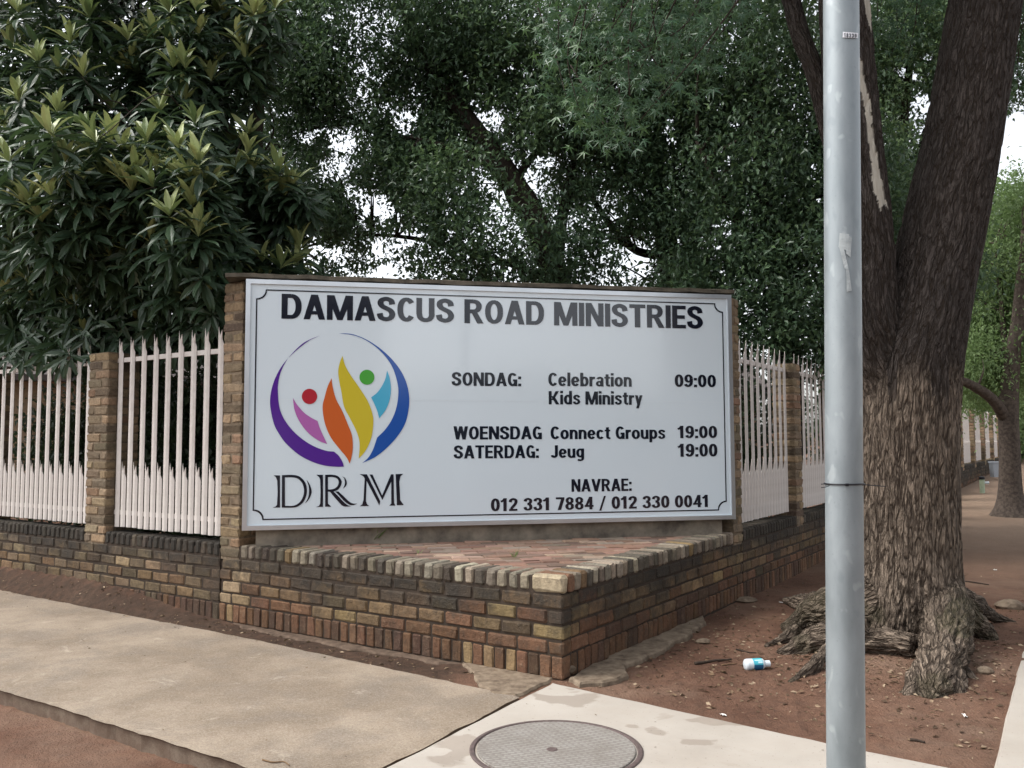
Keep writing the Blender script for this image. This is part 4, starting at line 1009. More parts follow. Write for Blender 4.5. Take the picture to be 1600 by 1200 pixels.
# ---- the big street tree on the right
def A(px, py, D): return at(px, py, D)
D0 = 6.4
limbs = [([A(1405, 1010, D0)-Zv*.25, A(1408, 930, D0), A(1410, 850, D0), A(1411, 750, D0), A(1412, 650, D0), A(1420, 570, D0), A(1442, 490, D0), A(1465, 400, D0+.05), A(1486, 300, D0+.1), A(1506, 200, D0+.15), A(1540, 0, D0+.25), A(1580, -200, D0+.4)], [.50, .425, .395, .385, .385, .375, .325, .305, .295, .285, .27, .25]),
         ([A(1400, 700, D0), A(1385, 610, D0), A(1362, 540, D0-.02), A(1349, 470, D0-.05), A(1346, 400, D0-.05), A(1340, 300, D0-.05), A(1333, 200, D0-.05), A(1322, 50, D0), A(1308, -150, D0+.1)], [.24, .27, .26, .245, .24, .22, .20, .19, .17]),
         ([A(1340, 380, D0), A(1306, 240, D0+.1), A(1276, 120, D0+.2), A(1246, 40, D0+.35), A(1215, -90, D0+.5)], [.09, .085, .08, .075, .07]),
         ([A(1455, 900, 6.25), A(1478, 945, 6.1), A(1480, 982, 5.82), A(1472, 1018, 5.55), A(1462, 1052, 5.3), A(1455, 1082, 5.08), A(1452, 1102, 4.95)], [.17, .165, .16, .15, .14, .115, .05]),
         ([A(1470, 930, 6.3), A(1505, 965, 6.3), A(1535, 988, 6.3), A(1556, 1003, 6.25)], [.17, .125, .085, .035]),
         ([A(1480, 930, 6.5), A(1520, 945, 6.8), A(1550, 962, 6.95), A(1590, 975, 7.0)], [.13, .085, .05, .025]),
         ([A(1350, 935, 6.3), A(1300, 955, 6.45), A(1262, 965, 6.6), A(1225, 985, 6.6)], [.20, .17, .12, .05]),
         ([A(1345, 985, 6.0), A(1300, 1000, 6.0), A(1262, 1010, 6.05), A(1218, 1026, 6.0)], [.15, .12, .095, .04]),
         ([A(1320, 1000, 6.0), A(1380, 1003, 5.9), A(1430, 1010, 5.75)], [.10, .095, .08]),
         ([A(1310, 1000, 5.85), A(1278, 1032, 5.6), A(1252, 1055, 5.42), A(1232, 1068, 5.3)], [.06, .04, .03, .012]),
         ([A(1282, 1030, 5.6), A(1276, 1055, 5.5), A(1268, 1072, 5.35)], [.03, .022, .01]),
         ([A(1452, 1072, 5.12), A(1425, 1080, 5.08), A(1400, 1090, 5.05), A(1380, 1096, 5.0)], [.035, .022, .016, .008]),
         ([A(1458, 1040, 5.4), A(1436, 1070, 5.15), A(1418, 1094, 5.0)], [.09, .08, .03]), ([A(1472, 1035, 5.45), A(1490, 1066, 5.2), A(1500, 1092, 5.03)], [.09, .075, .03]),
         ([A(1290, 950, 6.6), A(1255, 945, 7.0), A(1225, 938, 7.3)], [.12, .08, .03]),
         ([A(1490, 1035, 5.5), A(1520, 1065, 5.35), A(1540, 1078, 5.3)], [.06, .045, .015]),
         ([A(1245, 985, 6.5), A(1222, 1000, 6.3), A(1195, 1010, 6.2)], [.06, .04, .012])]
me_t, co_t, no_t = skeleton_mesh(limbs, .0115, .013, 22, lump=.05, smooth_it=5)
tb = np.array([*gp(1408, 1000)[:2], 0.0])
street_tree = empty('street_tree', 'big forked street tree with furrowed bark and spreading buttress roots behind the pole', 'tree', tuple(tb))
tx, ty = proj(co_t)
wet = sstep(co_t[:, 2]+.16*fbm(co_t*np.array([4, 4, 1.2]), 3)+.22*(vnoise(co_t*np.array([14, 14, 1.]))>.15), 1.72, 2.06)
facing = (no_t@np.array([0, -1., 0])) > .05
def inpoly(x, y, P):
    r = np.zeros(len(x), bool); j = len(P)-1
    for i in range(len(P)):
        (xi, yi), (xj, yj) = P[i], P[j]; r ^= ((yi > y) != (yj > y)) & (x < (xj-xi)*(y-yi)/(yj-yi+1e-12)+xi); j = i
    return r
jx = 2.5*fbm(co_t*30, 3)
scar = inpoly(tx+jx, ty, [(1336, 60), (1347, 100), (1353, 135), (1361, 165), (1363, 200), (1369, 235), (1377, 280), (1388, 328), (1381, 318), (1375, 330), (1370, 312), (1364, 300), (1360, 250), (1354, 205), (1349, 160), (1338, 110)]) & facing
scar |= inpoly(tx+jx*.6, ty, [(1330, -60), (1362, -40), (1362, 30), (1361, 52), (1353, 22), (1346, -30)]) & facing
moss = sstep(fbm(co_t*5, 3), .05, .3)*(1-sstep(co_t[:, 2], .25, .6))*.7 + ((np.hypot(tx-1505, ty-965) < 32)*.9)
for k_, v_ in (('wet', wet), ('scar', scar.astype(float)), ('moss', np.clip(moss, 0, 1))): set_attr(me_t, k_, v_)
offset_mesh(me_t, tb); link('trunk', me_t, M['bark'], street_tree)
# its foliage: hanging sprays of star shaped leaves, and the crown above
lv = Leaves(); mbr = MB()
tips = [(1000, 190, 5.6), (985, 150, 5.5), (1045, 150, 5.9), (1085, 118, 6.0), (900, 70, 5.7), (872, 62, 5.9), (935, 105, 5.5), (885, 150, 6.0), (905, 172, 5.8), (958, 185, 5.9), (925, 195, 6.1), (1105, 85, 6.3), (1060, 60, 5.8), (960, 45, 5.4), (1012, 62, 5.5), (1130, 50, 6.4), (980, 205, 6.3), (1020, 165, 6.2), (945, 140, 6.4), (865, 110, 6.3), (890, 20, 5.9), (1095, 25, 6.1), (985, 235, 6.6), (950, 225, 6.8), (1160, 20, 6.6), (900, 120, 5.6), (1035, 110, 5.6), (970, 100, 5.7), (850, 35, 6.0),
        (1370, 30, 6.9), (1400, 60, 7.2), (1430, 40, 7.0), (1390, 90, 7.4), (1450, 15, 7.1), (1420, 85, 7.6), (1375, 10, 6.8), (1360, 70, 7.3), (1590, 40, 7.0), (1598, 120, 7.4), (1575, 90, 7.6), (1595, 165, 7.8), (1605, 70, 7.2), (1580, 20, 7.2)]
for (px, py, D) in tips:
    e = A(px, py, D); top = e+np.array([.25*RNG.normal()+.25, .3*RNG.normal(), .75+.3*RNG.random()]); m = (e+top)/2+RNG.normal(size=3)*.06
    P = smooth_path(np.array([top, m, e]), 8); limb_mesh(mbr, [top, m, e], [.008, .005, .003], 5)
    n = 70; k = RNG.integers(0, len(P), n); pos = P[k]+RNG.normal(size=(n, 3))*np.array([.12, .12, .085])
    tip = nrm(RNG.normal(size=(n, 3))*.6+np.array([0, -.25, -.85])); up = nrm(RNG.normal(size=(n, 3))*.4+np.array([0, -.75, .55]))
    lv.add(T_STAR, pos, tip, up, (.09*(.55+.8*RNG.random(n))), .22+.55*RNG.random(n)+.1*(px < 960))
fine_crown(lv, [(2.0, 6.5, 7.6, 3.0, 2.2, 1.6), (3.5, 7.5, 9.0, 4.0, 3.5, 2.2), (0.2, 6.8, 7.6, 2.0, 1.8, 1.5), (4.6, 7.6, 7.6, 1.8, 1.8, 1.5)], 900, 22, .15, .3, None, T_STAR, (.2, .7), keep=lambda c: proj(c)[1] < -40)
big = [A(1306, -160, 6.5), A(1200, -330, 6.2), A(980, -420, 5.9)]
limb_mesh(mbr, [A(1308, -140, 6.5), A(1150, -260, 6.3), A(1000, -300, 6.1), A(880, -280, 6.0)], [.10, .07, .05, .03], 10)
twigs(mbr, np.concatenate([p for p in lv.V])[::40000][:60], [A(1150, -260, 6.3), A(1000, -300, 6.1), A(900, -280, 6.0), A(1560, -150, 6.8)], 50, .02)
mbr.make('branches', M['twig'], street_tree, smooth=True); lv.make('crown', M['leaf_star'], street_tree)

# ---- broad-leaved tree with whorled leaves, overhanging the left fence
mag = empty('whorled_leaf_tree', 'dark broad-leaved evergreen with pale new leaf whorls overhanging the left palisades', 'tree', tuple(LR(5.3, 1.7)))
lv = Leaves(); mb = MB()
bright = [(80, 205), (150, 215), (100, 112), (175, 165), (190, 228), (215, 248), (280, 225), (312, 248), (305, 185), (160, 272), (212, 268), (240, 285), (345, 285), (370, 264), (393, 262), (435, 262), (50, 315), (25, 332), (15, 245), (82, 300), (155, 415), (225, 398), (190, 402), (235, 372), (310, 362), (345, 412), (410, 402), (438, 412), (55, 442), (22, 432), (265, 12), (240, 45), (200, 55), (350, 22), (310, 48), (28, 12), (130, 475), (175, 395), (60, 470), (150, 437), (120, 482), (265, 480), (298, 476), (330, 445), (270, 405), (110, 60), (60, 90), (140, 20), (20, 70), (30, 150), (330, 120), (290, 100), (250, 160), (215, 110), (375, 60), (400, 30), (430, 5), (330, 330), (120, 350), (60, 370), (265, 330), (190, 330), (420, 300), (455, 285), (30, 390), (8, 480), (180, 500), (215, 470), (360, 380), (90, 420)]
def rosette(P, ax, sc_, young, n_old=13, n_new=9):
    ax = ax/np.linalg.norm(ax); ref = nrm(np.cross(ax, [1, .3, .2])); r2 = np.cross(ax, ref)
    n = n_old; a = np.arange(n)*2.4+RNG.random()*6; el = np.radians(-32+58*np.arange(n)/n+RNG.normal(size=n)*9)
    rad = np.cos(a)[:, None]*ref+np.sin(a)[:, None]*r2; tip = rad*np.cos(el)[:, None]+ax*np.sin(el)[:, None]+np.array([0, 0, -.15])
    lv.add(T_OV, np.tile(P, (n, 1))-ax*(.10*(1-np.arange(n)/n))[:, None]*sc_/.25, tip, np.tile(ax, (n, 1))+RNG.normal(size=(n, 3))*.15, sc_*(.85+.4*RNG.random(n)), .12+.34*RNG.random(n))
    if young:
        n = n_new; a = np.arange(n)*2.4+RNG.random()*6; el = np.radians(28+50*RNG.random(n)); rad = np.cos(a)[:, None]*ref+np.sin(a)[:, None]*r2
        tip = rad*np.cos(el)[:, None]+ax*np.sin(el)[:, None]; lv.add(T_OV, np.tile(P, (n, 1)), tip, -rad+ax*.4, sc_*(.75+.45*RNG.random(n)), young+.25*(RNG.random(n)-.5))
def fD(px): return 7.05+(377-px)/377*2.25
def bD(px, py):          # outer face of the crown: leans out over the pavement above the fence
    d = fD(px)+.15+1.0*float(sstep(np.array(205.-py), 0, 60))-1.0*float(sstep(np.array(475.-py), 0, 130))*float(sstep(np.array(350.-px), 0, 60))-.45*float(sstep(np.array(230.-px), 0, 150))-.75*float(sstep(np.array(210.-px), 0, 160))*float(sstep(np.array(400.-py), 0, 120))
    return max(d, 7.75) if px > 338 else d
cores = []
bright += [(x+RNG.normal()*28, y+RNG.normal()*26) for x, y in bright if RNG.random() < .8]
for (x, y) in bright:
    D = bD(x, y)+RNG.random()*.4
    P = A(x, y+8, D); cores.append(P)
    rosette(P, np.array([.12*RNG.normal(), -.3+.15*RNG.normal(), 1.0]), .255, .62+.35*RNG.random()*(1 if y > 190 else .75))
    for k in range(3):
        Q = P+np.array([RNG.normal()*.12, .1+RNG.random()*.25, -.14-.16*RNG.random()]); rosette(Q, np.array([.5*RNG.normal(), -.6+.3*RNG.normal(), .7]), .23, 0, 12)
# the dense body behind
nb = 0
while nb < 1750:
    x = RNG.uniform(-260, 475); y = RNG.uniform(-260, 560)
    D = bD(min(x, 380), y)+.35+RNG.random()**1.3*3.0
    lim = 470-70*math.sin(y/90.) if y > 60 else 440
    if x > lim-30*RNG.random() or y > 545-.05*x+20*RNG.random() - (90 if x > 330 else 0) or (x > 150 and y > 500 and D < fD(x)+.3): continue
    P = A(x, y, D)
    if P[2] > 7.2 or open_sky(P[None], [(378, 192, 46, 28), (345, 205, 24, 18), (412, 165, 24, 14), (430, 330, 26, 14), (455, 385, 30, 30), (470, 230, 30, 30), (410, 425, 30, 14)])[0]: continue
    rosette(P, np.array([.5*RNG.normal(), -.5+.5*RNG.normal(), .8]), .24, (.5+.3*RNG.random()) if RNG.random() < .07 else 0, 12); cores.append(P); nb += 1
for (x, y) in [(130, 520), (165, 540), (185, 555), (205, 535), (110, 505), (225, 520), (150, 500), (60, 500), (90, 535), (20, 515), (245, 505), (40, 535), (300, 505), (190, 520), (330, 490), (10, 550), (35, 560), (70, 548), (105, 552), (140, 545), (0, 520), (50, 525), (80, 510), (120, 530), (180, 530), (160, 560), (25, 540), (95, 560)]:
    rosette(A(x, y, bD(x, y)-.02+.2*RNG.random()), np.array([.4*RNG.normal(), -.7, .25]), .23, 0, 13)
tr = LR(5.3, 1.7); TP = [tr+Zv*0, tr+np.array([.1, -.1, 1.3]), tr+np.array([.3, -.2, 2.8]), tr+np.array([.2, .1, 4.6]), tr+np.array([.3, 0, 6.6])]
limb_mesh(mb, TP, [.17, .15, .13, .09, .03], 12)
ends = [A(350, 330, 8.6), A(60, 300, 9.6), A(230, 420, 8.6), A(400, 260, 9.2), A(150, 200, 9.8), A(300, 100, 9.6), A(40, 480, 9.2), A(200, 20, 10)]
pts = list(smooth_path(TP, 5))
for e in ends:
    a = TP[2]+(TP[3]-TP[2])*RNG.random(); m = (a+e)/2+np.array([0, 0, .2]); limb_mesh(mb, [a, m, e], [.06, .045, .02], 7); pts += list(smooth_path([a, m, e], 5))
twigs(mb, np.array(cores), pts, 260, .016)
mb.make('trunk', M['twig'], mag, smooth=True); lv.make('crown', M['leaf_mag'], mag)

# ---- small-leaved trees standing in the yard behind the sign
def T(*q): return [A(*p) for p in q]
b1 = at(905, 700, 11.6); b1[2] = 0.1
tree('small_leaved_tree', 'leaning small-leaved tree behind the sign, its dark limb slanting up to the left', b1,
     [([b1, A(892, 560, 11.6), A(868, 440, 11.6), A(838, 345, 11.6), A(800, 285, 11.6), A(765, 235, 11.7), A(722, 178, 11.8), A(680, 120, 11.9), A(640, 40, 12), A(620, -60, 12)], [.24, .21, .19, .17, .17, .16, .13, .10, .08, .04]),
      (T((845, 360, 11.6), (806, 320, 11.5), (780, 270, 11.4), (720, 235, 11.3), (640, 215, 11.3)), [.10, .085, .065, .045, .02]),
      (T((765, 235, 11.7), (700, 232, 12), (600, 205, 12.2), (520, 170, 12.4)), [.07, .05, .035, .015]),
      (T((868, 440, 11.6), (880, 330, 11.9), (905, 230, 12), (930, 120, 12.2)), [.10, .08, .06, .03]),
      (T((800, 285, 11.6), (850, 220, 12), (880, 160, 12.2), (960, 130, 12.3)), [.06, .05, .04, .02]),
      (T((868, 440, 11.6), (760, 400, 11.8), (640, 372, 12), (540, 365, 12)), [.05, .04, .03, .015])],
     [(*A(640, 60, 12.2), 1.9, 1.5, 1.1), (*A(470, 40, 12.6), 1.2, 1.3, 1.2), (*A(520, 140, 12.3), 1.2, 1.3, .75), (*A(800, 90, 12.0), 1.3, 1.4, 1.0), (*A(700, 330, 11.2), .95, 1.1, .75), (*A(760, 400, 11.0), 1.3, 1.0, .7), (*A(560, 290, 12.2), 1.1, 1.3, .8), (*A(500, 370, 12.2), 1.1, 1.3, .7), (*A(640, 250, 12.0), .9, 1.2, .6), (*A(560, -90, 12.5), 1.6, 1.5, .8), (*A(850, 200, 11.6), 1.1, 1.2, .8), (*A(440, 215, 12.8), .9, 1.2, .8), (*A(560, 210, 12.6), .9, 1.2, .7), (*A(420, 330, 12.6), .8, 1.0, .8), (*A(690, 200, 12.4), .9, 1.2, .8)],
     4300, 44, .08, .17, M['leaf_fine'], M['twig'], 'small-leaved trees behind the sign', GAPS, ntw=170)
b2 = at(1065, 700, 12.6); b2[2] = .1
tree('small_leaved_tree', 'upright small-leaved tree rising behind the right half of the sign', b2,
     [([b2, A(1058, 500, 12.6), A(1044, 400, 12.6), A(1036, 330, 12.6), A(1010, 240, 12.7), A(985, 120, 12.8), A(960, -60, 12.8)], [.21, .19, .17, .14, .11, .08, .04]),
      (T((1044, 400, 12.6), (985, 385, 12.6), (920, 300, 12.6), (900, 250, 12.5)), [.07, .06, .04, .02]),
      (T((1036, 330, 12.6), (1085, 260, 12.9), (1110, 170, 13), (1130, 60, 13.2)), [.08, .07, .05, .03]),
      (T((1056, 470, 12.6), (1092, 330, 12.4), (1100, 230, 12.3), (1090, 130, 12.3)), [.12, .11, .09, .05])],
     [(*A(980, 130, 12.6), 1.4, 1.4, 1.2), (*A(920, 300, 12.2), 1.2, 1.2, .9), (*A(1080, 230, 12.5), 1.3, 1.3, 1.2), (*A(900, 410, 11.6), 1.1, .9, .65), (*A(1060, 380, 12.2), 1.0, 1.1, .9), (*A(1010, -40, 12.8), 1.3, 1.4, .7)],
     2500, 44, .08, .17, M['leaf_fine'], M['twig'], 'small-leaved trees behind the sign', GAPS, ntw=120)
b3 = at(1235, 700, 11.2); b3[2] = .1
tree('small_leaved_tree', 'dense dark tree crowding the right end of the sign, left of the pole', b3,
     [([b3, A(1225, 480, 11.2), A(1205, 370, 11.2), A(1190, 250, 11.3), A(1170, 100, 11.4), A(1160, -60, 11.5)], [.2, .18, .15, .12, .09, .05]),
      (T((1205, 370, 11.2), (1255, 270, 11.4), (1300, 160, 11.6), (1340, 40, 11.8)), [.09, .07, .05, .03]),
      (T((1215, 420, 11.2), (1160, 360, 11.1), (1120, 290, 11), (1090, 220, 11)), [.06, .05, .035, .02])],
     [(*A(1190, 110, 11.3), 1.3, 1.3, 1.2), (*A(1260, 250, 11.0), 1.0, 1.2, 1.3), (*A(1150, 330, 10.9), 1.0, 1.1, 1.0), (*A(1240, 430, 10.8), 1.1, 1.0, .75), (*A(1110, 430, 10.7), .9, .8, .5), (*A(1210, -50, 11.5), 1.3, 1.3, .8), (*A(1330, 330, 11.5), 1.0, 1.2, 1.5), (*A(1215, 505, 10.6), .95, .8, .55, 1.6), (*A(1290, 520, 11.0), .9, .8, .6, 1.6)],
     1900, 46, .08, .17, M['leaf_fine'], M['twig'], 'small-leaved trees behind the sign', GAPS, ntw=110, gk=.85, tint=(.0, .7))
b4 = at(1400, 700, 13.5); b4[2] = .15
tree('small_leaved_tree', 'leafy tree seen between the two forks of the big trunk', b4,
     [([b4, A(1402, 480, 13.5), A(1400, 330, 13.5), A(1410, 200, 13.6), A(1430, 40, 13.7)], [.16, .14, .12, .09, .04]), (T((1400, 330, 13.5), (1450, 200, 13.6), (1475, 130, 13.7), (1500, 60, 13.7)), [.06, .05, .04, .02])],
     [(*A(1430, 200, 13.5), .8, 1.1, 1.6), (*A(1390, 330, 13.2), .8, 1, 1.2), (*A(1400, 60, 13.6), 1.3, 1.3, 1.1), (*A(1460, 400, 13.5), .9, 1.1, 1.0), (*A(1560, 20, 14), 1.2, 1.2, 1.3), (*A(1590, 120, 14), .7, .9, .7)],
     1900, 42, .085, .18, M['leaf_fine'], M['twig'], 'small-leaved trees behind the sign', GAPS_R, ntw=70, tint=(.25, .95))

# ---- shrubs filling the yard behind the palisades
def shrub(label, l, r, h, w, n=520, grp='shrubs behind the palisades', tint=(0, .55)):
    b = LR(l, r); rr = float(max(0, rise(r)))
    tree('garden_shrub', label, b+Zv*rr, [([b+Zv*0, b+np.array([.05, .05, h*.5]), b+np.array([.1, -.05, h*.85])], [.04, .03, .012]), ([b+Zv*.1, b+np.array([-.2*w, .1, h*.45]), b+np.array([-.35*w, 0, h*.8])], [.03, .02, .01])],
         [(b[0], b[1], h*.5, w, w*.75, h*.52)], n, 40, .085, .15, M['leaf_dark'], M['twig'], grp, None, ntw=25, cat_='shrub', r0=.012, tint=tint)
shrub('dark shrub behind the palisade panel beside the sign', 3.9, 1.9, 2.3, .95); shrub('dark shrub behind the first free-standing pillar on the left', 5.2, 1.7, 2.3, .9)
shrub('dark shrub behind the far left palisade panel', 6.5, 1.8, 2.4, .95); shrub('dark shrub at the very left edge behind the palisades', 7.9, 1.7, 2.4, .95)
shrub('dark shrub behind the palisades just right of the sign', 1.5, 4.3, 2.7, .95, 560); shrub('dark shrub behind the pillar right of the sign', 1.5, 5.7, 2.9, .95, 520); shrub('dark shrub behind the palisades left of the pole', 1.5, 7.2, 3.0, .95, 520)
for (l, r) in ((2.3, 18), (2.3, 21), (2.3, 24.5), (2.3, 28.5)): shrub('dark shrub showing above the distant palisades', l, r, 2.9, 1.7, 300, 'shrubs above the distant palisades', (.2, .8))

# ---- second street tree further up, with feathery pale leaves, and the trees beyond
M['bark_far'] = m_simple('dark_street_tree_bark', (.055, .043, .036), .9, .1, nz=(20, (.125, .10, .082), .8))
z2 = float(rise(13.6)); t2 = gp(1580, 803, z2)
def at2(px, py, dD=0): return at(px, py, t2[1]+dD)
tree('feathery_tree', 'second street tree further up the pavement with feathery pale green leaves', t2,
     [([t2-Zv*.1, t2+Zv*.10, t2+Zv*.35, at2(1578, 740), at2(1577, 680), at2(1576, 620), at2(1582, 560), at2(1592, 470), at2(1600, 360)], [.40, .27, .205, .18, .168, .16, .13, .09, .05]), ([t2+np.array([.05, -.05, .08]), t2+np.array([.35, -.15, .0]), t2+np.array([.7, -.2, -.06])], [.12, .08, .03]), ([at2(1572, 655), at2(1552, 625, -.2), at2(1520, 603, -.4), at2(1490, 590, -.6), at2(1450, 575, -.8)], [.11, .09, .08, .07, .05]),
      ([at2(1578, 590), at2(1568, 520, .3), at2(1560, 440, .5), at2(1555, 380, .6)], [.07, .05, .035, .02]), ([at2(1582, 540), at2(1610, 500), at2(1640, 450)], [.08, .06, .03])],
     [(*at2(1530, 500, 1.5), .9, 1.4, .85), (*at2(1520, 570, .6), .8, 1.2, .5), (*at2(1580, 420, 1.0), 1.0, 1.4, .75), (*at2(1570, 560, 1.2), .7, 1.2, .7), (*at2(1620, 330, 1), 1.4, 1.5, .8), (*at2(1640, 520, 1), .8, 1.2, .9), (*at2(1530, 610, 3), .9, 1.2, .35), (*at2(1500, 430, 2), .7, 1.2, .7)],
     2600, 42, .075, .2, M['leaf_pale'], M['bark_far'], None, None, ntw=70, droop=.6)
def far_tree(label, px, D, h, w, zc, n, lm, tint, sz, grp):
    b = at(px, 690, D); b[2] = .35
    tree('distant_tree', label, b, [([b-Zv*.1, b+Zv*h*.4, b+Zv*h*.75], [.2, .16, .08]), ([b+Zv*h*.35, b+np.array([w*.4, 0, h*.6])], [.1, .04])], [(b[0], b[1], zc, w, w, h-zc), (b[0]-w*.5, b[1], zc-.8, w*.6, w*.6, (h-zc)*.8)], n, 34, sz, .3, lm, M['twig'], grp, GAPS_R, ntw=40, tint=tint)
far_tree('dusky tree beyond the feathery tree, dark against the sky', 1640, 24, 8.6, 2.0, 6.9, 900, M['leaf_fine'], (.2, .8), .13, None)
GF = 'trees closing the end of the street'
for i, (px, D) in enumerate(((1500, 36), (1560, 42), (1620, 40), (1690, 44))): far_tree('distant green tree closing the end of the street', px, D, 7.5, 4.0, 3.6, 700, M['leaf_pale'], (.0, .5), .22, GF)

# ------------------------------------------------------------------ houses: one beyond the yard, two unseen ones behind the camera, added to shape the sign's reflection
M['house_brick'] = m_simple('tan_face_brick_wall', (.30, .22, .14), .9, .15, nz=(14, (.20, .145, .10), .4)); M['house_dark'] = m_simple('brown_rendered_wall', (.10, .075, .06), .9, .15, nz=(4, (.06, .045, .038), .2))
M['roof'] = m_simple('dull_roof_sheet', (.10, .085, .08), .8, .2, nz=(5, (.06, .05, .048), .2)); M['glass'] = m_simple('dark_window_glass', (.02, .025, .03), .1, .5); M['timber'] = m_simple('painted_timber', (.45, .42, .38), .6, .3)
def house(label, a, b, depth, h, roofh, wmat, nwin, grp=None, face=-1, chim=None):
    """front wall from a to b (xy), body behind it; face = side the windows look to"""
    a, b = np.array([*a, 0.]), np.array([*b, 0.]); d = b-a; L = np.linalg.norm(d); d /= L; n = np.array([d[1], -d[0], 0])*face
    root = empty('house', label, 'house', tuple(a), grp)
    mb = MB(); mb.box(a-Zv*.2, d*L, -n*depth, Zv*(h+.2)); w = mb.make('wall', wmat, root)
    mb = MB(); o = .35; A0, A1, B0, B1 = a-d*o+n*o, a-d*o-n*(depth+o), b+d*o+n*o, b+d*o-n*(depth+o); ra, rb = (A0+A1)/2+Zv*roofh, (B0+B1)/2+Zv*roofh
    V = [q+Zv*h for q in (A0, B0, B1, A1, ra, rb)]+[q+Zv*(h-.12) for q in (A0, B0, B1, A1)]
    F4 = [[0, 1, 5, 4], [2, 3, 4, 5], [6, 9, 8, 7], [0, 6, 7, 1], [1, 7, 8, 2], [2, 8, 9, 3], [3, 9, 6, 0]]; mb.add(V, [np.array(F4), np.array([[1, 2, 5], [3, 0, 4]])])
    rf = mb.make('roof', M['roof'], root)
    if chim is not None:
        mb = MB(); c = a+d*chim-n*depth*.5; mb.box(c+Zv*(h-.3), d*.75, -n*.5, Zv*(roofh+1.15)); mb.box(c-d*.05+n*.05+Zv*(h+roofh+.85), d*.85, -n*.6, Zv*.12); mb.make('chimney', M['house_brick'], rf)
    for i in range(nwin):
        s_ = L*(i+.5)/nwin
        mb = MB(); q = a+d*(s_-.6)+Zv*1.0
        for (u, v, du, dv) in ((0, 0, 1.2, .07), (0, 1.13, 1.2, .07), (0, .07, .07, 1.06), (1.13, .07, .07, 1.06), (.565, .07, .07, 1.06)): mb.box(q+d*u+Zv*v+n*.003, d*du, n*.06, Zv*dv)
        wf = mb.make('window', M['timber'], root); mb = MB(); mb.box(q+d*.07+Zv*.07+n*.004, d*1.06, n*.02, Zv*1.06); mb.make('pane', M['glass'], wf)
    mb = MB(); q = a+d*(L*.5/nwin+ (L/nwin)*.5 - .45) if nwin > 1 else a+d*.5; mb.box(q+n*.003, d*.9, n*.05, Zv*2.05); mb.make('door', M['timber'], root)
    return root
hp = at(1015, 640, 19.5); house('tan brick house hidden behind the trees, only its chimney and eaves showing above the sign', (-13, 15.5), (hp[0]+3.2, hp[1]+2.5), 5, 2.75, 1.2, M['house_brick'], 4, None, 1, chim=float(np.hypot(hp[0]+13, hp[1]-15.5))-.35)
def refl(px, py, dist):
    """where the sight line bounced off the sign at a survey pixel ends after `dist` metres"""
    c = np.array([0, 0, CAM_Z]); d = ray(px, py); n = SNv; t = ((SO-c)@n)/(d@n); q = c+d*t; d = d-2*(d@n)*n; d /= np.linalg.norm(d[:2]); return q+d*dist
GH = 'unseen houses across the street'
def opp(label, x0, x1, dist, ytop, nwin, wm):
    a = refl(x0, 600, dist); b = refl(x1, 600, dist); h = refl((x0+x1)/2, ytop, dist)[2]
    d = (b-a)[:2]; n = np.array([d[1], -d[0]]); f = 1 if n@(CX-a[:2]) > 0 else -1
    house(label, a[:2], b[:2], 6, h-.1, .5, wm, nwin, GH, f)
opp('unseen brown house across the street to the left, added for the reflection in the sign', 330, 600, 17, 440, 3, M['house_dark'])
opp('unseen brown house across the street to the right, added for the reflection in the sign', 1056, 1330, 17, 430, 3, M['house_dark'])
q0 = refl(820, 600, 19); hz = refl(820, 585, 19)[2]  # unseen hedge, height set to darken the lower part of the sign's reflection
tree('garden_shrub', 'unseen long dark hedge between the two houses, added for the reflection in the sign', np.array([q0[0], q0[1], 0]), [([np.array([q0[0], q0[1], 0]), np.array([q0[0], q0[1], hz*.7])], [.06, .02])], [(q0[0], q0[1], hz*.45, 5.2, 1.2, hz*.5)], 1500, 30, .2, .3, M['leaf_dark'], M['twig'], None, None, ntw=30, cat_='shrub')

# ------------------------------------------------------------------ small things on the ground
def ground_at(p): return float(ground_z(np.array([p[0]]), np.array([p[1]]))[0])
def pxg(*q, z=0): return [tuple(gp(x, y, z)[:2]) for x, y in q]
def ccw(P):
    a = sum(P[i][0]*P[(i+1) % len(P)][1]-P[(i+1) % len(P)][0]*P[i][1] for i in range(len(P))); return P if a > 0 else P[::-1]
o = slab_obj('concrete_apron', ccw(pxg((722, 1036), (742, 1052), (748, 1072), (770, 1084), (806, 1088), (860, 1067), (868, 1058), (800, 1044))), .006, -.08, M['apron'], kind=None, edge_j=.012, grid=.03); tag(o, 'broken concrete skirt on the left of the planter corner, beside the pavement', 'concrete')
o = slab_obj('concrete_apron', ccw(pxg((884, 1064), (905, 1073), (940, 1070), (985, 1058), (982, 1044), (1002, 1034), (1040, 1018), (1062, 1002), (1105, 972), (1098, 965), (1040, 990), (960, 1024))), .022, -.08, M['apron'], kind=None, edge_j=.016, grid=.03); tag(o, 'crumbling rough concrete ledge along the foot of the planter right face', 'concrete')
o = slab_obj('concrete_apron', ccw([lr2(.75, .02), lr2(.9, -.075), lr2(1.3, -.06), lr2(1.7, -.10), lr2(2.0, -.07), lr2(2.4, -.11), lr2(2.9, -.05), lr2(3.1, .02)]), -.002, -.08, M['soil_edge'] if 'soil_edge' in M else M['apron'], kind=None, edge_j=.014, grid=.03); tag(o, 'thin broken strip of old concrete along the foot of the planter left face', 'concrete')
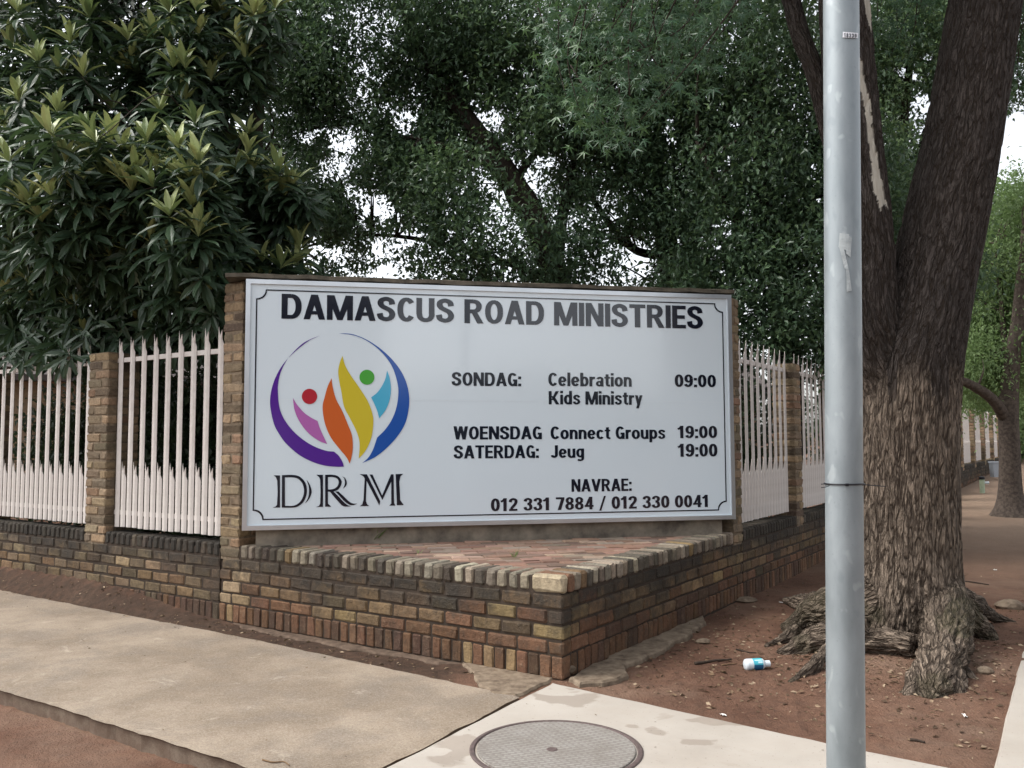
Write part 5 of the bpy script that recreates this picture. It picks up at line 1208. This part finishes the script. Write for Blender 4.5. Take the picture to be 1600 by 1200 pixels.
# bottle
ba, bb_ = gp(1163.5, 1043, 0), gp(1202.5, 1041, 0); bd = nrm(bb_-ba); bl = np.linalg.norm(bb_-ba); R1 = .036; g = ground_at((ba+bb_)/2)
o3 = ba+Zv*(g+R1-.004); bot = empty('plastic_bottle', 'white plastic bottle with a blue label lying on the red soil', 'bottle', tuple(o3))
M['white_plastic'] = m_simple('white_plastic', (.62, .68, .72), .35, .5); M['label_cyan'] = m_simple('cyan_label', (.06, .42, .52), .35, .4); M['label_blue'] = m_simple('deep_blue_label', (.012, .10, .22), .35, .4); M['label_white'] = m_simple('pale_print', (.50, .72, .78), .4, .4)
mb = MB(); L = bl; mb.lathe([(.006, 0), (R1*.75, .001), (R1*.95, .007), (R1, .016), (R1, L*.66), (R1*.9, L*.72), (R1*.6, L*.79), (R1*.5, L*.81), (R1*.5, L*.83)], o3, bd, 28); mb.make('body', M['white_plastic'], bot, smooth=True)
mb = MB(); mb.lathe([(R1*.52, L*.83), (R1*.58, L*.835), (R1*.58, L*.985), (R1*.5, L), (.004, L)], o3, bd, 24); mb.make('cap', M['white_plastic'], bot)
def band(nm, a0, a1, s0, s1, mt, off):
    V = []; e1 = nrm(np.cross(bd, Zv)); e2 = np.cross(e1, bd); k = 14
    if e1[1] > 0: e1 = -e1
    e2 = Zv
    for s_ in (s0, s1):
        for a in np.radians(np.linspace(a0, a1, k)): V.append(o3+bd*L*s_+(R1+off)*(math.cos(a)*e1+math.sin(a)*e2))
    part(nm, V, np.array([[i, i+1, k+i+1, k+i] for i in range(k-1)]), mt, bot)
band('label', -60, 200, .29, .655, M['label_cyan'], .0008); band('label_stripe', -55, 8, .29, .655, M['label_blue'], .0014); band('label_print', 22, 40, .46, .63, M['label_white'], .0014); band('label_print', 48, 62, .34, .63, M['label_white'], .0014)
# sticks, stones, scraps
def stick(label, px, r, mat=M['wood'], grp='dry sticks on the ground', zz=0):
    P = [gp(x, y, 0) for x, y in px]; P = [p+Zv*(ground_at(p)+r*.9 if zz == 0 else zz) for p in P]; mb = MB(); Q = smooth_path(P, 5); Q = Q+fbm(Q*9, 2)[:, None]*.012*np.array([1, 1, .3]); mb.tube(Q, r*np.linspace(1, .55, len(Q)), 7)
    b = np.array(P[0]); root = bpy.data.objects.new('stick', None); bpy.data.objects.remove(root)
    o = mb.make('stick', mat, None, smooth=True); tag(o, label, 'stick', grp); return o
stick('thick dark stick lying on the soil left of the bottle', [(1086, 1036), (1110, 1033), (1142, 1030)], .011)
stick('pale thin stick just below the thick dark stick by the bottle', [(1128, 1037), (1142, 1035), (1150, 1034)], .005, M['soil_litter'])
stick('short dark stick on the soil right of the pole bottom', [(1422, 1153), (1434, 1154), (1446, 1157)], .008)
stick('crooked pale twig on the pavement at the bottom edge', [(412, 1188), (428, 1192), (446, 1191), (452, 1198)], .004, M['soil_litter'], zz=.006)
stick('thin stick across the soil left of the roots', [(1150, 1013), (1170, 1016), (1182, 1017)], .006)
stick('long thin twig on the far soil right of the trunk', [(1497, 909), (1520, 911), (1545, 914)], .009)
def stone(label, px, py, sz, mat, zz=None, grp='stones lying about', hgt=.7):
    p = gp(px, py, 0); z = ground_at(p) if zz is None else zz; bm = bmesh.new(); bmesh.ops.create_icosphere(bm, subdivisions=2, radius=1)
    co = np.array([v.co for v in bm.verts]); k = 1+.45*fbm(co*1.6+px, 3); co = co*k[:, None]*np.array([sz, sz*.75, sz*hgt*.8])
    for v, c in zip(bm.verts, co): v.co = c
    me = bpy.data.meshes.new('stone'); bm.to_mesh(me); bm.free(); o = link('stone', me, mat); o.location = (p[0], p[1], z+sz*hgt*.3); tag(o, label, 'stone', grp)
stone('rounded stone tucked against the planter corner', 889, 1056, .045, M['apron'], .03); stone('flat orange-grey stone on the soil below the planter right face', 1098, 1001, .05, M['apron'], hgt=.5)
stone('grey stone on the soil far right of the roots', 1578, 948, .12, M['apron'], hgt=.55); stone('small stone beside the end of the front root', 1540, 1052, .05, M['apron']); stone('brown stone lying in the hollow between the big roots', 1455, 978, .05, M['soil_litter'], .12)
stone('low grey lump of rubble near the foot of the wall', 1165, 938, .10, M['apron'], hgt=.4)
M['scrap'] = m_simple('white_paper_scrap', (.70, .68, .64), .7, .2)
def scrap(label, px, py, w, h_, zz=None):
    p = gp(px, py, 0); z = (ground_at(p) if zz is None else zz)+.006; a = RNG.random()*3; d = np.array([math.cos(a), math.sin(a), 0]); e = np.array([-d[1], d[0], .15]); V = []; n = 5
    for j in range(n):
        for i in range(n): V.append(p+Zv*z+d*w*(i/(n-1)-.5)+e*h_*(j/(n-1)-.5)+Zv*.008*RNG.random())
    V = np.array(V); B = V-Zv*.0012; F = [[j*n+i, j*n+i+1, (j+1)*n+i+1, (j+1)*n+i] for j in range(n-1) for i in range(n-1)]; k = n*n
    bd_ = [*range(n), *[n*j+n-1 for j in range(1, n)], *[n*(n-1)+i for i in range(n-2, -1, -1)], *[n*j for j in range(n-2, 0, -1)]]
    Fs = F+[[a_+k for a_ in f[::-1]] for f in F]+[[bd_[(i+1) % len(bd_)], bd_[i], bd_[i]+k, bd_[(i+1) % len(bd_)]+k] for i in range(len(bd_))]
    o = part('paper_scrap', np.concatenate([V, B]), np.array(Fs), M['scrap'], None); tag(o, label, 'litter', 'paper scraps on the ground')
scrap('tiny white paper scrap on the soil by the slab edge', 1130, 1114, .035, .02); scrap('white paper strip on the soil below the front root', 1507, 1115, .05, .015); scrap('small white scrap on the soil left of the trunk', 1223, 941, .06, .03)
scrap('crumpled white scrap on the soil far right above the roots', 1555, 893, .05, .03); scrap('white fleck of paper on the planter paving near its right end', 1046, 836, .03, .02, ZC)
# dry leaf litter and crumbs of bark on the soil: nobody could count it
lv = Leaves(); n = 5200
lr_l = RNG.uniform(-2.25, .0, n); lr_r = np.abs(RNG.normal(size=n))*2.6-.05; P = np.array([LR(a, b) for a, b in zip(lr_l, lr_r)]); dtr = np.hypot(P[:, 0]-2.5, P[:, 1]-6.2)
ok = (RNG.random(n) < np.exp(-(dtr/1.15)**2)*.9+.22) & ~((lr_r < -.0) & (lr_l > -2)); P = P[ok]
m2 = 500; Q = np.array([LR(a, b) for a, b in zip(RNG.uniform(.2, 7, m2), RNG.uniform(-.40, -.03, m2))]); P = np.concatenate([P, Q])
P[:, 2] = ground_z(P[:, 0], P[:, 1])+.006
lv.add(T_DIA, P, RNG.normal(size=(len(P), 3))*np.array([1, 1, .12]), nrm(RNG.normal(size=(len(P), 3))*.45+np.array([0, 0, 1.])), .016+.035*RNG.random(len(P))**2, RNG.random(len(P)))
M['litter'] = m_leaf('dry_litter', [(0, (.06, .04, .028)), (.6, (.16, .105, .065)), (1, (.38, .29, .2))], .85, .1, .15)
o = lv.make('leaf_litter', M['litter'], None); tag(o, 'dry leaves and bark crumbs scattered over the red soil', 'leaf litter', None, 'stuff')
# crumbs on pavement and slab
lv = Leaves(); n = 420; P = np.array([LR(a, b) for a, b in zip(RNG.uniform(-1.9, 6, n), RNG.uniform(-1.9, -.3, n))]); P[:, 2] = .008
lv.add(T_DIA, P, RNG.normal(size=(n, 3))*np.array([1, 1, .1]), nrm(RNG.normal(size=(n, 3))*.3+np.array([0, 0, 1.])), .006+.016*RNG.random(n)**3, RNG.random(n)*.6); o = lv.make('pavement_crumbs', M['litter'], None); tag(o, 'dark crumbs and specks of leaf on the pavement and slab', 'leaf litter', None, 'stuff')
# weeds in the planter paving
M['grass'] = m_leaf('young_grass_blade', [(0, (.07, .12, .03)), (1, (.20, .28, .09))], .5, .4)
def weed(label, px, py, h, n):
    p = gp(px, py, ZC); mb = Leaves(); a = rdir(n); a[:, 2] = np.abs(a[:, 2])*1.3+.75
    mb.add((np.array([(0, .022, 0), (0, -.022, 0), (.55, .03, 0), (.55, -.03, 0), (1, 0, -.12)]), np.array([[0, 1, 3], [0, 3, 2], [2, 3, 4]])), np.tile(p-Zv*.012, (n, 1))+RNG.normal(size=(n, 3))*.012*np.array([1, 1, 0]), a, nrm(RNG.normal(size=(n, 3))+np.array([0, -.5, .3])), h*(.5+.6*RNG.random(n)), RNG.random(n))
    o = mb.make('weed', M['grass'], None); tag(o, label, 'weed', 'weeds growing in the planter paving')
weed('tallest weed in the planter paving, below the sign monogram', 582, 846, .17, 16); weed('low green weed in the paving below the sign phone number', 753, 838, .07, 14); weed('dry looking grass tuft in the paving behind the front corner', 805, 868, .06, 12); weed('small grass tuft in the paving near the left coping', 655, 862, .05, 10)
# grey bin and standpipe further up the pavement
M['grey_bin'] = m_simple('grey_plastic_bin', (.33, .36, .40), .5, .4); M['pipe_green'] = m_simple('pale_green_paint', (.42, .50, .36), .6, .3, nz=(20, (.33, .40, .29), .1))
zb = float(rise(24.7)); pb2 = gp(1556, 747, zb); bn = empty('refuse_bin', 'grey refuse bin far up the pavement against the wall', 'bin', tuple(pb2))
mb = MB(); V = []; 
for z, w in ((.03, .10), (.42, .12)): V += [pb2+np.array([sx*w, sy*w, z]) for sx, sy in ((-1, -1), (1, -1), (1, 1), (-1, 1))]
mb.add(V, BOXF); mb.make('body', M['grey_bin'], bn); mb = MB(); mb.box(pb2+np.array([-.135, -.135, .422]), (.27, 0, 0), (0, .27, 0), (0, 0, .05)); mb.make('lid', M['grey_bin'], bn)
zs = float(rise(19)); ps = gp(1535, 768, zs); sp_ = empty('standpipe', 'short pale green standpipe with a dark cap on the far pavement', 'pipe', tuple(ps))
mb = MB(); mb.lathe([(.055, -.05), (.055, .27), (.05, .275)], ps, Zv, 14); mb.make('pipe', M['pipe_green'], sp_, smooth=False); mb = MB(); mb.lathe([(.062, .276), (.062, .33), (.04, .345)], ps, Zv, 14); mb.make('cap', M['plastic_black'], sp_); mb = MB(); mb.lathe([(.03, .04), (.03, .12), (.036, .12), (.036, .14)], ps+Zv*.2, (1, -.2, 0), 10); mb.make('spout', M['white_plastic'], sp_)
